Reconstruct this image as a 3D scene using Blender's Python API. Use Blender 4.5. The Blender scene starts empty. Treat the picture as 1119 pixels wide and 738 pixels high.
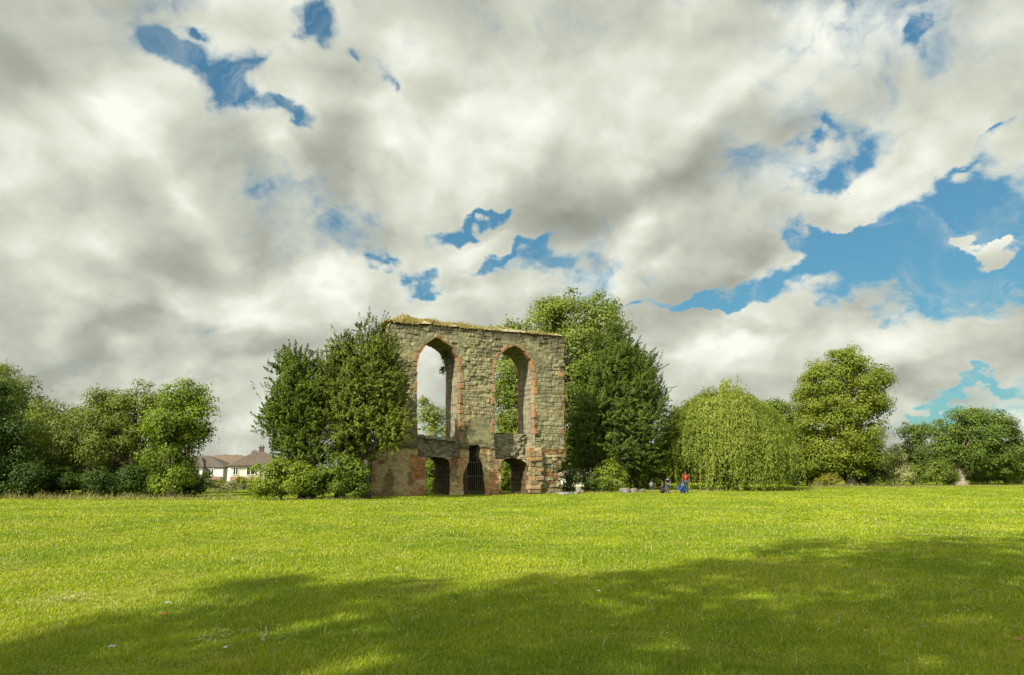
import bpy, math
import numpy as np

SC = bpy.context.scene
COL = SC.collection
rng = np.random.default_rng(7)
R = math.radians

# ------------------------------------------------------------------ camera geometry
FPX, CX, CY = 746.0, 559.5, 369.0            # focal length and centre in photo pixels
PITCH = math.atan(146.0 / FPX)
CAMZ = 1.6
SUN_AZ, SUN_EL = R(35), R(37)                # behind the camera, to the left


def ray(px, py):
    u, v = (px - CX) / FPX, (CY - py) / FPX
    return np.array([u, math.cos(PITCH) - v * math.sin(PITCH), math.sin(PITCH) + v * math.cos(PITCH)])


def at(px, py, Y):
    d = ray(px, py)
    k = Y / d[1]
    return np.array([d[0] * k, Y, CAMZ + d[2] * k])


# ------------------------------------------------------------------ numpy noise
def _hash(ix, iy, iz, seed):
    h = (ix.astype(np.int64) * 374761393 + iy.astype(np.int64) * 668265263 + iz.astype(np.int64) * 2147483647 + seed * 974711) & 0xffffffff
    h = ((h ^ (h >> 13)) * 1274126177) & 0xffffffff
    h = ((h ^ (h >> 16)) * 2246822519) & 0xffffffff
    return ((h ^ (h >> 15)) & 0xffffff) / float(0xffffff)


def vn(x, y, z=0.0, seed=0):
    x, y, z = np.broadcast_arrays(np.asarray(x, float), np.asarray(y, float), np.asarray(z, float))
    ix, iy, iz = np.floor(x), np.floor(y), np.floor(z)
    fx, fy, fz = x - ix, y - iy, z - iz
    fx, fy, fz = [f * f * (3 - 2 * f) for f in (fx, fy, fz)]
    r = 0
    for a in (0, 1):
        wa = fx if a else 1 - fx
        for b in (0, 1):
            wb = fy if b else 1 - fy
            for c in (0, 1):
                wc = fz if c else 1 - fz
                r = r + wa * wb * wc * _hash(ix + a, iy + b, iz + c, seed)
    return r


def fbm(x, y, z=0.0, octs=4, seed=0):
    s, a, t = 0, 1.0, 0
    x, y, z = np.asarray(x, float), np.asarray(y, float), np.asarray(z, float)
    for o in range(octs):
        s = s + a * vn(x * 2 ** o, y * 2 ** o, z * 2 ** o, seed + o * 17)
        t += a
        a *= .5
    return s / t


def sst(a, b, x):
    t = np.clip((np.asarray(x, float) - a) / (b - a), 0, 1)
    return t * t * (3 - 2 * t)


def nrm(v):
    return v / np.maximum(np.linalg.norm(v, axis=-1, keepdims=True), 1e-9)


def ground_z(x, y):
    x, y = np.asarray(x, float), np.asarray(y, float)
    z = (fbm(x * .09 + 50, y * .09 + 50, octs=2, seed=3) - .5) * .22 * sst(3, 20, y)
    z = z - .12 * sst(28, 45, y) * sst(-4, -18, x)
    z = z - 2.3 * sst(52, 150, y) * sst(30, -20, x * 60 / np.maximum(y, 30))
    z = z + 6.0 * sst(260, 900, y)
    return z


def gz(x, y):
    return float(ground_z(x, y))


# ------------------------------------------------------------------ mesh helpers
def mesh_obj(name, V, Fc, mat, parent=None, col=None, smooth=False, loc=None):
    V = np.asarray(V, np.float32).reshape(-1, 3)
    if loc is not None:
        V = V - np.asarray(loc, np.float32)
    me = bpy.data.meshes.new(name)
    if isinstance(Fc, np.ndarray):
        n, k = Fc.shape
        me.vertices.add(len(V))
        me.vertices.foreach_set('co', V.ravel())
        me.loops.add(n * k)
        me.loops.foreach_set('vertex_index', Fc.astype(np.int32).ravel())
        me.polygons.add(n)
        me.polygons.foreach_set('loop_start', np.arange(0, n * k, k, dtype=np.int32))
        me.update(calc_edges=True)
    else:
        me.from_pydata(V.tolist(), [], [list(map(int, f)) for f in Fc])
        me.update()
    if smooth:
        me.polygons.foreach_set('use_smooth', np.ones(len(me.polygons), bool))
    if col is not None:
        ca = me.color_attributes.new('col', 'FLOAT_COLOR', 'POINT')
        c = np.ones((len(V), 4), np.float32)
        c[:, :3] = col
        ca.data.foreach_set('color', c.ravel())
    if mat is not None:
        me.materials.append(mat)
    o = bpy.data.objects.new(name, me)
    COL.objects.link(o)
    if parent is not None:
        o.parent = parent
    elif loc is not None:
        o.location = [float(q) for q in loc]
    return o


def tag(o, label=None, cat=None, group=None, kind=None):
    for k, v in (('label', label), ('category', cat), ('group', group), ('kind', kind)):
        if v:
            o[k] = v
    return o


def thing(name, loc, label, cat, group=None):
    o = bpy.data.objects.new(name, None)
    o.empty_display_size = .3
    COL.objects.link(o)
    o.location = [float(q) for q in loc]
    return tag(o, label, cat, group)


class MB:
    """collects shapes for one mesh"""
    def __init__(s):
        s.V, s.F, s.C, s.n = [], [], [], 0

    def add(s, V, F, c=None):
        V = np.asarray(V, float).reshape(-1, 3)
        s.V.append(V)
        s.F += [[int(i) + s.n for i in f] for f in F]
        cc = np.ones((len(V), 3)) if c is None else np.broadcast_to(np.asarray(c, float), (len(V), 3))
        s.C.append(cc)
        s.n += len(V)

    def box(s, c, d, ax=None, col=None, jit=0.0, taper=1.0):
        c = np.asarray(c, float)
        h = np.asarray(d, float) / 2
        P = np.array([[x, y, z] for z in (-1, 1) for y in (-1, 1) for x in (-1, 1)], float)
        P[4:, :2] *= taper
        P = P * h
        if jit:
            P = P + rng.normal(0, jit, P.shape)
        if ax is not None:
            P = P @ np.asarray(ax, float)
        s.add(P + c, [[0, 2, 3, 1], [4, 5, 7, 6], [0, 1, 5, 4], [2, 6, 7, 3], [0, 4, 6, 2], [1, 3, 7, 5]], col)

    def tube(s, pts, rad, n=8, col=None, cap=True):
        pts = np.asarray(pts, float)
        rad = np.broadcast_to(np.asarray(rad, float), (len(pts),))
        V = []
        t = np.gradient(pts, axis=0) if len(pts) > 1 else np.array([[0, 0, 1.]])
        t = nrm(t)
        ref = np.array([1., .13, .07]) if abs(t[0][0]) < .8 else np.array([.1, 1., 0])
        for i in range(len(pts)):
            a = nrm(np.cross(t[i], ref))
            b = np.cross(t[i], a)
            an = np.arange(n) * 2 * np.pi / n
            V.append(pts[i] + rad[i] * (np.cos(an)[:, None] * a + np.sin(an)[:, None] * b))
        V = np.concatenate(V)
        Fc = []
        for i in range(len(pts) - 1):
            for k in range(n):
                k2 = (k + 1) % n
                Fc.append([i * n + k, i * n + k2, (i + 1) * n + k2, (i + 1) * n + k])
        if cap:
            Fc.append(list(range(n))[::-1])
            Fc.append([(len(pts) - 1) * n + k for k in range(n)])
        s.add(V, Fc, col)

    def blob(s, c, r, col=None, seg=8, ring=6, noise=0.0, seed=0):
        c = np.asarray(c, float)
        r = np.broadcast_to(np.asarray(r, float), (3,))
        V = [[0, 0, -1]]
        for i in range(1, ring):
            a = -math.pi / 2 + math.pi * i / ring
            for k in range(seg):
                b = 2 * math.pi * k / seg
                V.append([math.cos(a) * math.cos(b), math.cos(a) * math.sin(b), math.sin(a)])
        V.append([0, 0, 1])
        V = np.array(V)
        if noise:
            V = V * (1 + noise * (2 * vn(V[:, 0] * 1.7 + seed * 9.1, V[:, 1] * 1.7, V[:, 2] * 1.7, seed)[:, None] - 1))
        Fc = []
        for k in range(seg):
            Fc.append([0, 1 + (k + 1) % seg, 1 + k])
            for i in range(ring - 2):
                a, b = 1 + i * seg + k, 1 + i * seg + (k + 1) % seg
                Fc.append([a, b, b + seg, a + seg])
            top = 1 + (ring - 2) * seg
            Fc.append([top + k, top + (k + 1) % seg, len(V) - 1])
        s.add(c + V * r, Fc, col)

    def build(s, name, mat, parent=None, loc=None, smooth=False):
        return mesh_obj(name, np.concatenate(s.V), s.F, mat, parent, np.concatenate(s.C), smooth, loc)


# ------------------------------------------------------------------ materials
def nodes_of(name):
    m = bpy.data.materials.new(name)
    m.use_nodes = True
    nt = m.node_tree
    nt.nodes.clear()
    return m, nt, nt.nodes, nt.links


def attr_col(nt, var=.0, scale=6.0):
    """vertex colour times a fine procedural mottling of the material itself"""
    a = nt.nodes.new('ShaderNodeAttribute')
    a.attribute_name = 'col'
    if not var:
        return a.outputs['Color']
    g = nt.nodes.new('ShaderNodeNewGeometry')
    n = nt.nodes.new('ShaderNodeTexNoise')
    n.inputs['Scale'].default_value = scale
    n.inputs['Detail'].default_value = 5
    nt.links.new(g.outputs['Position'], n.inputs['Vector'])
    mr = nt.nodes.new('ShaderNodeMapRange')
    mr.inputs[1].default_value, mr.inputs[2].default_value = .3, .7
    mr.inputs[3].default_value, mr.inputs[4].default_value = 1 - var, 1 + var
    nt.links.new(n.outputs['Fac'], mr.inputs[0])
    mx = nt.nodes.new('ShaderNodeMix')
    mx.data_type = 'RGBA'
    mx.blend_type = 'MULTIPLY'
    mx.inputs[0].default_value = 1
    nt.links.new(a.outputs['Color'], mx.inputs[6])
    nt.links.new(mr.outputs[0], mx.inputs[7])
    return mx.outputs[2]


def leaf_material(name, trans=.3, rough=.55, spec=.25):
    m, nt, N, L = nodes_of(name)
    c = attr_col(nt)
    p = N.new('ShaderNodeBsdfPrincipled')
    p.inputs['Roughness'].default_value = rough
    p.inputs['Specular IOR Level'].default_value = spec
    L.new(c, p.inputs['Base Color'])
    t = N.new('ShaderNodeBsdfTranslucent')
    g = N.new('ShaderNodeMix')
    g.data_type = 'RGBA'
    g.blend_type = 'MULTIPLY'
    g.inputs[0].default_value = 1
    g.inputs[7].default_value = (1.25, 1.25, .6, 1)
    L.new(c, g.inputs[6])
    L.new(g.outputs[2], t.inputs['Color'])
    mx = N.new('ShaderNodeMixShader')
    mx.inputs[0].default_value = trans
    L.new(p.outputs[0], mx.inputs[1])
    L.new(t.outputs[0], mx.inputs[2])
    o = N.new('ShaderNodeOutputMaterial')
    L.new(mx.outputs[0], o.inputs[0])
    return m


def solid_material(name, var=.25, scale=8., rough=.85, bump=0., bscale=30., spec=.25, metallic=0.):
    m, nt, N, L = nodes_of(name)
    c = attr_col(nt, var, scale)
    p = N.new('ShaderNodeBsdfPrincipled')
    p.inputs['Roughness'].default_value = rough
    p.inputs['Specular IOR Level'].default_value = spec
    p.inputs['Metallic'].default_value = metallic
    L.new(c, p.inputs['Base Color'])
    if bump:
        g = N.new('ShaderNodeNewGeometry')
        n = N.new('ShaderNodeTexNoise')
        n.inputs['Scale'].default_value = bscale
        n.inputs['Detail'].default_value = 6
        L.new(g.outputs['Position'], n.inputs['Vector'])
        b = N.new('ShaderNodeBump')
        b.inputs['Strength'].default_value = bump
        b.inputs['Distance'].default_value = .05
        L.new(n.outputs['Fac'], b.inputs['Height'])
        L.new(b.outputs[0], p.inputs['Normal'])
    o = N.new('ShaderNodeOutputMaterial')
    L.new(p.outputs[0], o.inputs[0])
    return m


M_LEAF = leaf_material('leaf', .38)
M_NEEDLE = leaf_material('needle', .28, .6, .2)
M_GRASS = leaf_material('grass_blade', .35, .5, .3)
M_BARK = solid_material('bark', .35, 5, .95, .8, 12)
M_STONE = solid_material('old_stone', .3, 3.5, .95, .5, 14, .15)
M_SAND = solid_material('red_sandstone', .25, 4, .95, .5, 14, .15)
M_IRON = solid_material('iron', .2, 20, .6, 0, 1, .4)
M_PAINT = solid_material('render_paint', .08, 1.2, .8)
M_TILE = solid_material('roof_tile', .25, 2.5, .85, .4, 6)
M_CLOTH = solid_material('cloth', .12, 12, .9)
M_SKIN = solid_material('skin', .05, 12, .6)
M_PAPER = solid_material('paper', .08, 20, .8)


def glass_material():
    m, nt, N, L = nodes_of('window_glass')
    p = N.new('ShaderNodeBsdfPrincipled')
    p.inputs['Base Color'].default_value = (.03, .035, .04, 1)
    p.inputs['Roughness'].default_value = .08
    o = N.new('ShaderNodeOutputMaterial')
    L.new(p.outputs[0], o.inputs[0])
    return m


M_GLASS = glass_material()


def ground_material():
    m, nt, N, L = nodes_of('turf')
    g = N.new('ShaderNodeNewGeometry')

    def noise(s, d=5):
        n = N.new('ShaderNodeTexNoise')
        n.inputs['Scale'].default_value = s
        n.inputs['Detail'].default_value = d
        L.new(g.outputs['Position'], n.inputs['Vector'])
        return n
    n1, n2, n3 = noise(.35), noise(2.5), noise(30, 3)
    r1 = N.new('ShaderNodeValToRGB')
    e = r1.color_ramp.elements
    e[0].position, e[0].color = .3, (.10, .15, .006, 1)
    e[1].position, e[1].color = .7, (.17, .215, .008, 1)
    L.new(n1.outputs['Fac'], r1.inputs[0])
    r2 = N.new('ShaderNodeValToRGB')
    e = r2.color_ramp.elements
    e[0].position, e[0].color = .35, (.55, .6, .5, 1)
    e[1].position, e[1].color = .68, (1.15, 1.1, 1, 1)
    L.new(n2.outputs['Fac'], r2.inputs[0])
    r3 = N.new('ShaderNodeValToRGB')
    e = r3.color_ramp.elements
    e[0].position, e[0].color = .3, (.5, .5, .5, 1)
    e[1].position, e[1].color = .7, (1.2, 1.2, 1.1, 1)
    L.new(n3.outputs['Fac'], r3.inputs[0])
    a = N.new('ShaderNodeMix')
    a.data_type, a.blend_type = 'RGBA', 'MULTIPLY'
    a.inputs[0].default_value = 1
    L.new(r1.outputs[0], a.inputs[6])
    L.new(r2.outputs[0], a.inputs[7])
    b = N.new('ShaderNodeMix')
    b.data_type, b.blend_type = 'RGBA', 'MULTIPLY'
    b.inputs[0].default_value = 1
    L.new(a.outputs[2], b.inputs[6])
    L.new(r3.outputs[0], b.inputs[7])
    p = N.new('ShaderNodeBsdfPrincipled')
    p.inputs['Roughness'].default_value = .95
    p.inputs['Specular IOR Level'].default_value = .1
    L.new(b.outputs[2], p.inputs['Base Color'])
    bp = N.new('ShaderNodeBump')
    bp.inputs['Strength'].default_value = .7
    bp.inputs['Distance'].default_value = .04
    L.new(n3.outputs['Fac'], bp.inputs['Height'])
    L.new(bp.outputs[0], p.inputs['Normal'])
    o = N.new('ShaderNodeOutputMaterial')
    L.new(p.outputs[0], o.inputs[0])
    return m



# ------------------------------------------------------------------ sky, clouds, sun, camera
def build_world():
    w = bpy.data.worlds.new('World')
    SC.world = w
    w.use_nodes = True
    nt = w.node_tree
    N, L = nt.nodes, nt.links
    N.clear()

    def val(sock, x):
        if isinstance(x, (int, float)):
            sock.default_value = x
        else:
            L.new(x, sock)

    def M(op, a, b=None, c=None, clamp=False):
        n = N.new('ShaderNodeMath')
        n.operation = op
        n.use_clamp = clamp
        val(n.inputs[0], a)
        if b is not None:
            val(n.inputs[1], b)
        if c is not None:
            val(n.inputs[2], c)
        return n.outputs[0]

    def MRange(x, a, b, c, d, smooth=True):
        n = N.new('ShaderNodeMapRange')
        n.interpolation_type = 'SMOOTHSTEP' if smooth else 'LINEAR'
        val(n.inputs[0], x)
        for i, q in enumerate((a, b, c, d)):
            n.inputs[1 + i].default_value = q
        return n.outputs[0]

    def XYZ(a, b, c):
        n = N.new('ShaderNodeCombineXYZ')
        for i, q in enumerate((a, b, c)):
            val(n.inputs[i], q)
        return n.outputs[0]

    def VM(op, a, b):
        n = N.new('ShaderNodeVectorMath')
        n.operation = op
        for i, q in enumerate((a, b)):
            if isinstance(q, tuple):
                n.inputs[i].default_value = q
            else:
                L.new(q, n.inputs[i])
        return n.outputs[0]

    def noise(v, scale, detail, rough=.5, dist=0., out='Fac'):
        n = N.new('ShaderNodeTexNoise')
        n.noise_dimensions = '2D'
        n.inputs['Scale'].default_value = scale
        n.inputs['Detail'].default_value = detail
        n.inputs['Roughness'].default_value = rough
        n.inputs['Distortion'].default_value = dist
        L.new(v, n.inputs['Vector'])
        return n.outputs[out]

    def puffs(v, scale, detail, smooth=.5):
        n = N.new('ShaderNodeTexVoronoi')
        n.voronoi_dimensions = '2D'
        n.feature = 'SMOOTH_F1'
        n.normalize = True
        n.inputs['Scale'].default_value = scale
        n.inputs['Detail'].default_value = detail
        n.inputs['Roughness'].default_value = .55
        n.inputs['Lacunarity'].default_value = 2.3
        n.inputs['Smoothness'].default_value = smooth
        L.new(v, n.inputs['Vector'])
        return M('SUBTRACT', 1., n.outputs['Distance'])

    tc = N.new('ShaderNodeTexCoord')
    sp = N.new('ShaderNodeSeparateXYZ')
    L.new(tc.outputs['Generated'], sp.inputs[0])
    dx, dy, dz = sp.outputs
    az = M('ARCTAN2', dx, dy)
    el = M('ARCSINE', dz)
    uv = XYZ(az, el, 0.)
    # cloud layer coordinates: a deck above the viewer, foreshortened towards the horizon
    k = M('DIVIDE', 1., M('ADD', M('MAXIMUM', dz, 0.), .62))
    cp = XYZ(M('MULTIPLY', dx, k), M('MULTIPLY', dy, k), 0.)
    wn = noise(cp, 4.0, 4, .55, 0, 'Color')
    wv = VM('MULTIPLY', VM('SUBTRACT', wn, (.5, .5, .5)), (.20, .16, 0.))
    uvw = VM('ADD', uv, wv)
    wn2 = VM('MULTIPLY', VM('SUBTRACT', noise(cp, 16, 4, .6, 0, 'Color'), (.5, .5, .5)), (.075, .06, 0.))
    uvw2 = VM('ADD', uvw, wn2)

    def ang(px, py):
        d = ray(px, py)
        d = d / np.linalg.norm(d)
        return math.atan2(d[0], d[1]), math.asin(d[2])

    def blobs(vec, lst, start, power, gain):
        acc = start
        for (px, py, rx, ry, amp, rot) in lst:
            a0, e0 = ang(px, py)
            a1, _ = ang(px + rx, py)
            _, e1 = ang(px, py - ry)
            mp = N.new('ShaderNodeMapping')
            mp.vector_type = 'TEXTURE'
            mp.inputs['Location'].default_value = (a0, e0, 0)
            mp.inputs['Rotation'].default_value = (0, 0, R(rot))
            mp.inputs['Scale'].default_value = (1.35 * abs(a1 - a0), 1.35 * abs(e1 - e0), 1)
            L.new(vec, mp.inputs['Vector'])
            g = N.new('ShaderNodeTexGradient')
            g.gradient_type = 'QUADRATIC_SPHERE'
            L.new(mp.outputs[0], g.inputs[0])
            sq = M('POWER', g.outputs['Fac'], power)
            acc = M('MULTIPLY_ADD', sq, amp * gain, acc)
        return acc

    cover = blobs(uvw2, SKY_COVER, .70, .95, 1.28)
    light = blobs(uvw, SKY_LIGHT, .56, .7, 1.0)
    cw = VM('ADD', cp, VM('MULTIPLY', VM('SUBTRACT', noise(cp, 5.0, 5, .55, 0, 'Color'), (.5, .5, .5)), (.16, .16, 0.)))
    LD = (-.035, -.050, 0.)
    cwl = VM('ADD', cw, LD)
    cpl = VM('ADD', cp, LD)
    f1 = noise(cp, 4.6, 9, .56, .3)
    p1 = puffs(cw, 2.7, 2.4, .45)
    p2 = puffs(cwl, 2.7, 2.4, .45)
    n1 = noise(cp, 5.0, 5, .5, .2)
    n2 = noise(cpl, 5.0, 5, .5, .2)
    cov = M('ADD', cover, M('MULTIPLY', M('SUBTRACT', f1, .5), 1.5))
    cov = M('ADD', cov, M('MULTIPLY', M('SUBTRACT', p1, .62), 1.1))
    cov = M('ADD', cov, M('MULTIPLY', M('SUBTRACT', noise(cw, 21, 5, .6, .4), .5), .55))
    alpha = MRange(cov, .24, .80, 0, 1)
    # thin torn veils drifting across the clear gaps
    veil = MRange(noise(cw, 7.5, 7, .62, .8), .47, .78, 0, .42)
    alpha = M('MAXIMUM', alpha, M('MULTIPLY', veil, MRange(cov, -1.0, .3, .25, 1.0)))
    relief = M('ADD', M('MULTIPLY', M('SUBTRACT', p1, p2), RELIEF[0]), M('MULTIPLY', M('SUBTRACT', n1, n2), RELIEF[1]))
    # relief flattens in the thick grey parts
    big = noise(cp, 2.6, 4, .5, .4)
    lum = M('MULTIPLY_ADD', M('SUBTRACT', big, .5), .24, light)
    lum = M('ADD', lum, M('MULTIPLY', M('SUBTRACT', p1, .62), .25))
    lum = M('ADD', lum, relief)
    thin = MRange(cov, .45, 1.0, .10, -.03)
    lum = M('ADD', M('ADD', lum, thin), .07)
    # low over the horizon the deck is evenly pale
    ramp = N.new('ShaderNodeValToRGB')
    e = ramp.color_ramp.elements
    e[0].position, e[0].color = .0, CLOUD_COL[0]
    e[1].position, e[1].color = 1., CLOUD_COL[3]
    for p_, c_ in ((.38, CLOUD_COL[1]), (.68, CLOUD_COL[2])):
        q = e.new(p_)
        q.color = c_
    L.new(lum, ramp.inputs[0])

    sky = N.new('ShaderNodeTexSky')
    sky.sky_type = 'NISHITA'
    sky.sun_disc = False
    sky.sun_elevation = SUN_EL
    sky.sun_rotation = math.pi + SUN_AZ
    sky.altitude = 50
    sky.air_density, sky.dust_density, sky.ozone_density = 1.0, .6, 1.5
    tint = N.new('ShaderNodeMix')
    tint.data_type, tint.blend_type = 'RGBA', 'MULTIPLY'
    tint.inputs[0].default_value = 1
    L.new(sky.outputs[0], tint.inputs[6])
    tint.inputs[7].default_value = SKY_TINT
    # air near the horizon: the zenith blue carried lower, as in the clear gaps between the clouds
    deep = MRange(dz, .0, .5, .46, 1.0, False)
    dn = N.new('ShaderNodeVectorMath')
    dn.operation = 'SCALE'
    L.new(tint.outputs[2], dn.inputs[0])
    L.new(deep, dn.inputs['Scale'])
    mx = N.new('ShaderNodeMix')
    mx.data_type = 'RGBA'
    L.new(alpha, mx.inputs[0])
    L.new(dn.outputs[0], mx.inputs[6])
    L.new(ramp.outputs[0], mx.inputs[7])
    # added fill light: the unseen sky behind the viewer is brightened towards the sun
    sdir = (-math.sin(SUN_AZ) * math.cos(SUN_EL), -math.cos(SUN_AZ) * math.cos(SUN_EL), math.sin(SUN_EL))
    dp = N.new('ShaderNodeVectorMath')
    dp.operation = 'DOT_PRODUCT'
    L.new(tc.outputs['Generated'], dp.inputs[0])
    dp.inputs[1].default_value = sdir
    fill_gain = MRange(dp.outputs['Value'], .12, .95, 1.0, 3.0)
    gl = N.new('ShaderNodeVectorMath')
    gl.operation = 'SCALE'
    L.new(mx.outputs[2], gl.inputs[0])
    L.new(fill_gain, gl.inputs['Scale'])
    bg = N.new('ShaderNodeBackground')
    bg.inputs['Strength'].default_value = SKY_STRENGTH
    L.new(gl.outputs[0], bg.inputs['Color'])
    out = N.new('ShaderNodeOutputWorld')
    L.new(bg.outputs[0], out.inputs[0])


SKY_STRENGTH = .1
RELIEF = (1.5, .55)
SKY_TINT = (.34, .60, .58, 1)
CLOUD_COL = [(1.32, 1.37, 1.14, 1), (2.0, 2.06, 1.72, 1), (3.05, 3.12, 2.62, 1), (4.5, 4.55, 4.0, 1)]
# cover: x, y, half width, half height in the photo, how much denser or thinner, tilt
SKY_COVER = [
    (236, 94, 58, 56, -1.2, -32), (166, 48, 44, 32, -.85, -10), (192, 16, 30, 12, -.7, 0), (330, 38, 36, 36, -.9, 0), (270, 62, 40, 14, -.35, 15),
    (312, 132, 42, 24, -.85, 0), (438, 106, 22, 40, -.55, 0), (392, 85, 18, 12, -.35, 0), (522, 236, 52, 18, -1.1, 22),
    (465, 300, 52, 20, -.85, 10), (565, 276, 52, 17, -.8, 10), (600, 292, 46, 16, -.5, 0), (430, 268, 24, 12, -.5, 0), (540, 262, 40, 14, .25, 10),
    (1020, 278, 205, 72, -2.0, -2), (880, 268, 80, 34, -1.2, 22), (905, 192, 56, 26, -.8, 25), (1075, 215, 90, 48, -1.0, 0), (775, 322, 90, 18, -1.05, 9),
    (1030, 14, 30, 10, -.8, 0), (985, 66, 20, 24, -.75, 0), (1055, 428, 105, 11, -1.05, 0), (985, 434, 46, 8, -.5, 0), (1070, 392, 110, 18, 1.0, 0), (985, 405, 40, 14, .4, 0), (1080, 462, 70, 12, .6, 0), (262, 437, 24, 6, -.5, 0),
    (1100, 140, 36, 22, -.6, 0), (892, 140, 22, 22, -.5, 0), (1090, 175, 40, 14, -.5, 20), (690, 330, 34, 9, -.5, 5),
    (1105, 266, 42, 24, 1.7, -25), (922, 228, 70, 22, 1.75, 24), (1040, 162, 60, 26, 1.0, 14), (1060, 238, 40, 10, .35, 20),
    (800, 352, 90, 30, 1.2, 0), (1000, 378, 180, 26, 1.2, 0), (720, 392, 90, 36, .5, 0), (765, 296, 66, 20, .8, 26), (700, 262, 60, 26, .6, 15),
    (100, 230, 260, 180, .5, 0), (620, 120, 240, 110, .5, 20), (60, 440, 180, 50, .5, 0), (520, 345, 100, 30, .6, 0), (760, 445, 180, 40, .6, 0), (360, 410, 160, 60, .5, 0), (1000, 470, 160, 20, .3, 0),
]
SKY_LIGHT = [
    (90, 310, 230, 170, .13, 0), (760, 385, 160, 40, .16, 0), (1010, 372, 150, 24, .14, 0), (640, 180, 260, 110, .04, 0),
    (115, 165, 80, 56, .13, -30), (262, 122, 50, 36, .26, 0), (450, 162, 60, 46, .32, 0), (350, 285, 60, 36, .24, 0), (300, 170, 40, 20, .14, 0),
    (215, 330, 70, 30, .26, 0), (860, 60, 150, 60, .30, 15), (540, 70, 120, 50, .20, 0), (1000, 45, 70, 40, .18, 0), (150, 130, 40, 26, .14, 0),
    (800, 338, 55, 24, .34, 0), (712, 250, 60, 28, .26, 20), (0, 200, 40, 50, .16, 0), (930, 222, 60, 22, .16, 24), (190, 240, 50, 20, .14, -30),
    (530, 320, 60, 20, .24, 0), (640, 300, 60, 25, .24, 0), (420, 35, 120, 40, .12, 0), (1095, 262, 35, 18, .28, 0), (780, 110, 80, 26, .20, 28),
    (340, 340, 60, 25, .18, 0), (540, 255, 40, 16, .24, 15), (700, 60, 100, 40, .10, 0), (1040, 350, 90, 14, .16, 0), (760, 372, 60, 16, .12, 0),
    (735, 188, 180, 44, -.42, 26), (610, 232, 80, 36, -.30, 15), (392, 190, 40, 60, -.22, 20), (80, 255, 130, 40, -.17, 0), (860, 140, 60, 20, -.2, 28),
    (130, 395, 240, 50, -.20, 0), (30, 100, 70, 90, -.14, 0), (270, 215, 60, 36, -.14, 0), (430, 245, 90, 36, -.22, 0), (800, 290, 60, 14, -.18, 26),
    (830, 366, 70, 10, -.16, 0), (1090, 455, 70, 20, -.18, 0), (330, 392, 140, 36, -.14, 0), (60, 330, 120, 30, -.10, 10), (1000, 392, 120, 12, -.12, 0),
    (560, 180, 90, 36, -.14, 0), (250, 370, 70, 20, -.12, 0), (690, 410, 60, 20, -.1, 0), (940, 110, 60, 30, -.10, 20),
]
build_world()

sl = bpy.data.lights.new('sun', 'SUN')
sl.energy = 4.8
sl.angle = R(.6)
sl.color = (1.0, .93, .76)
so = bpy.data.objects.new('sun', sl)
COL.objects.link(so)
so.rotation_euler = (math.pi / 2 - SUN_EL, 0, -SUN_AZ)
so.location = (-40, -60, 60)

cd = bpy.data.cameras.new('camera')
cd.sensor_width = 36
cd.lens = 746.0 / 1119.0 * 36
cd.clip_start, cd.clip_end = .1, 6000
co = bpy.data.objects.new('camera', cd)
COL.objects.link(co)
co.location = (0, 0, CAMZ)
co.rotation_euler = (math.pi / 2 + PITCH, 0, 0)
SC.camera = co
SC.view_settings.view_transform = 'Standard'
SC.view_settings.look = 'None'
SC.view_settings.exposure = 1.12
SC.view_settings.gamma = 1
SC.cycles.max_bounces = 6
SC.cycles.transparent_max_bounces = 4


def blades(name, P, dirs, h, w, col, mat, parent=None, loc=None, bend=.35, r_=rng):
    """one mesh of grass blades: each a bent strip of two faces"""
    n = len(P)
    dirs = nrm(dirs)
    a = r_.uniform(0, 2 * np.pi, n)
    side = np.stack([np.cos(a), np.sin(a), np.zeros(n)], 1)
    w = np.broadcast_to(w, (n,))[:, None]
    h = np.broadcast_to(h, (n,))[:, None]
    fwd = np.stack([-side[:, 1], side[:, 0], np.zeros(n)], 1)
    mid = P + dirs * h * .55
    tip = P + dirs * h + fwd * h * bend * r_.uniform(.1, 1.3, (n, 1)) + np.stack([dirs[:, 0], dirs[:, 1], np.zeros(n)], 1) * h * .3
    V = np.stack([P - side * w, P + side * w, mid + side * w * .8 + fwd * h * .08, mid - side * w * .8 + fwd * h * .08, tip], 1)
    b = np.arange(n)[:, None] * 5
    T = np.concatenate([b + np.array([[0, 1, 2]]), b + np.array([[0, 2, 3]]), b + np.array([[3, 2, 4]])], 0)
    C = np.repeat(col[:, None, :], 5, 1)
    return mesh_obj(name, V.reshape(-1, 3), T, mat, parent, C.reshape(-1, 3), False, loc)

# ------------------------------------------------------------------ ground and grass
def build_ground():
    xs = np.unique(np.concatenate([np.linspace(-60, 60, 121), np.sign(np.linspace(-1, 1, 61)) * np.abs(np.linspace(-1, 1, 61)) ** 2.2 * 1800]))
    ys = np.unique(np.concatenate([np.linspace(-40, 100, 141), np.linspace(100, 400, 40), np.linspace(400, 2500, 20), np.linspace(-600, -40, 12)]))
    X, Y = np.meshgrid(xs, ys)
    V = np.stack([X, Y, ground_z(X, Y)], -1).reshape(-1, 3)
    nx, ny = len(xs), len(ys)
    i = (np.arange(ny - 1)[:, None] * nx + np.arange(nx - 1)[None]).ravel()
    Fc = np.stack([i, i + 1, i + nx + 1, i + nx], 1)
    o = mesh_obj('ground', V, Fc, ground_material(), smooth=True)
    tag(o, 'wide sunlit meadow of short grass running up to the ruin and the trees', 'lawn', None, 'structure')


build_ground()


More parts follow.
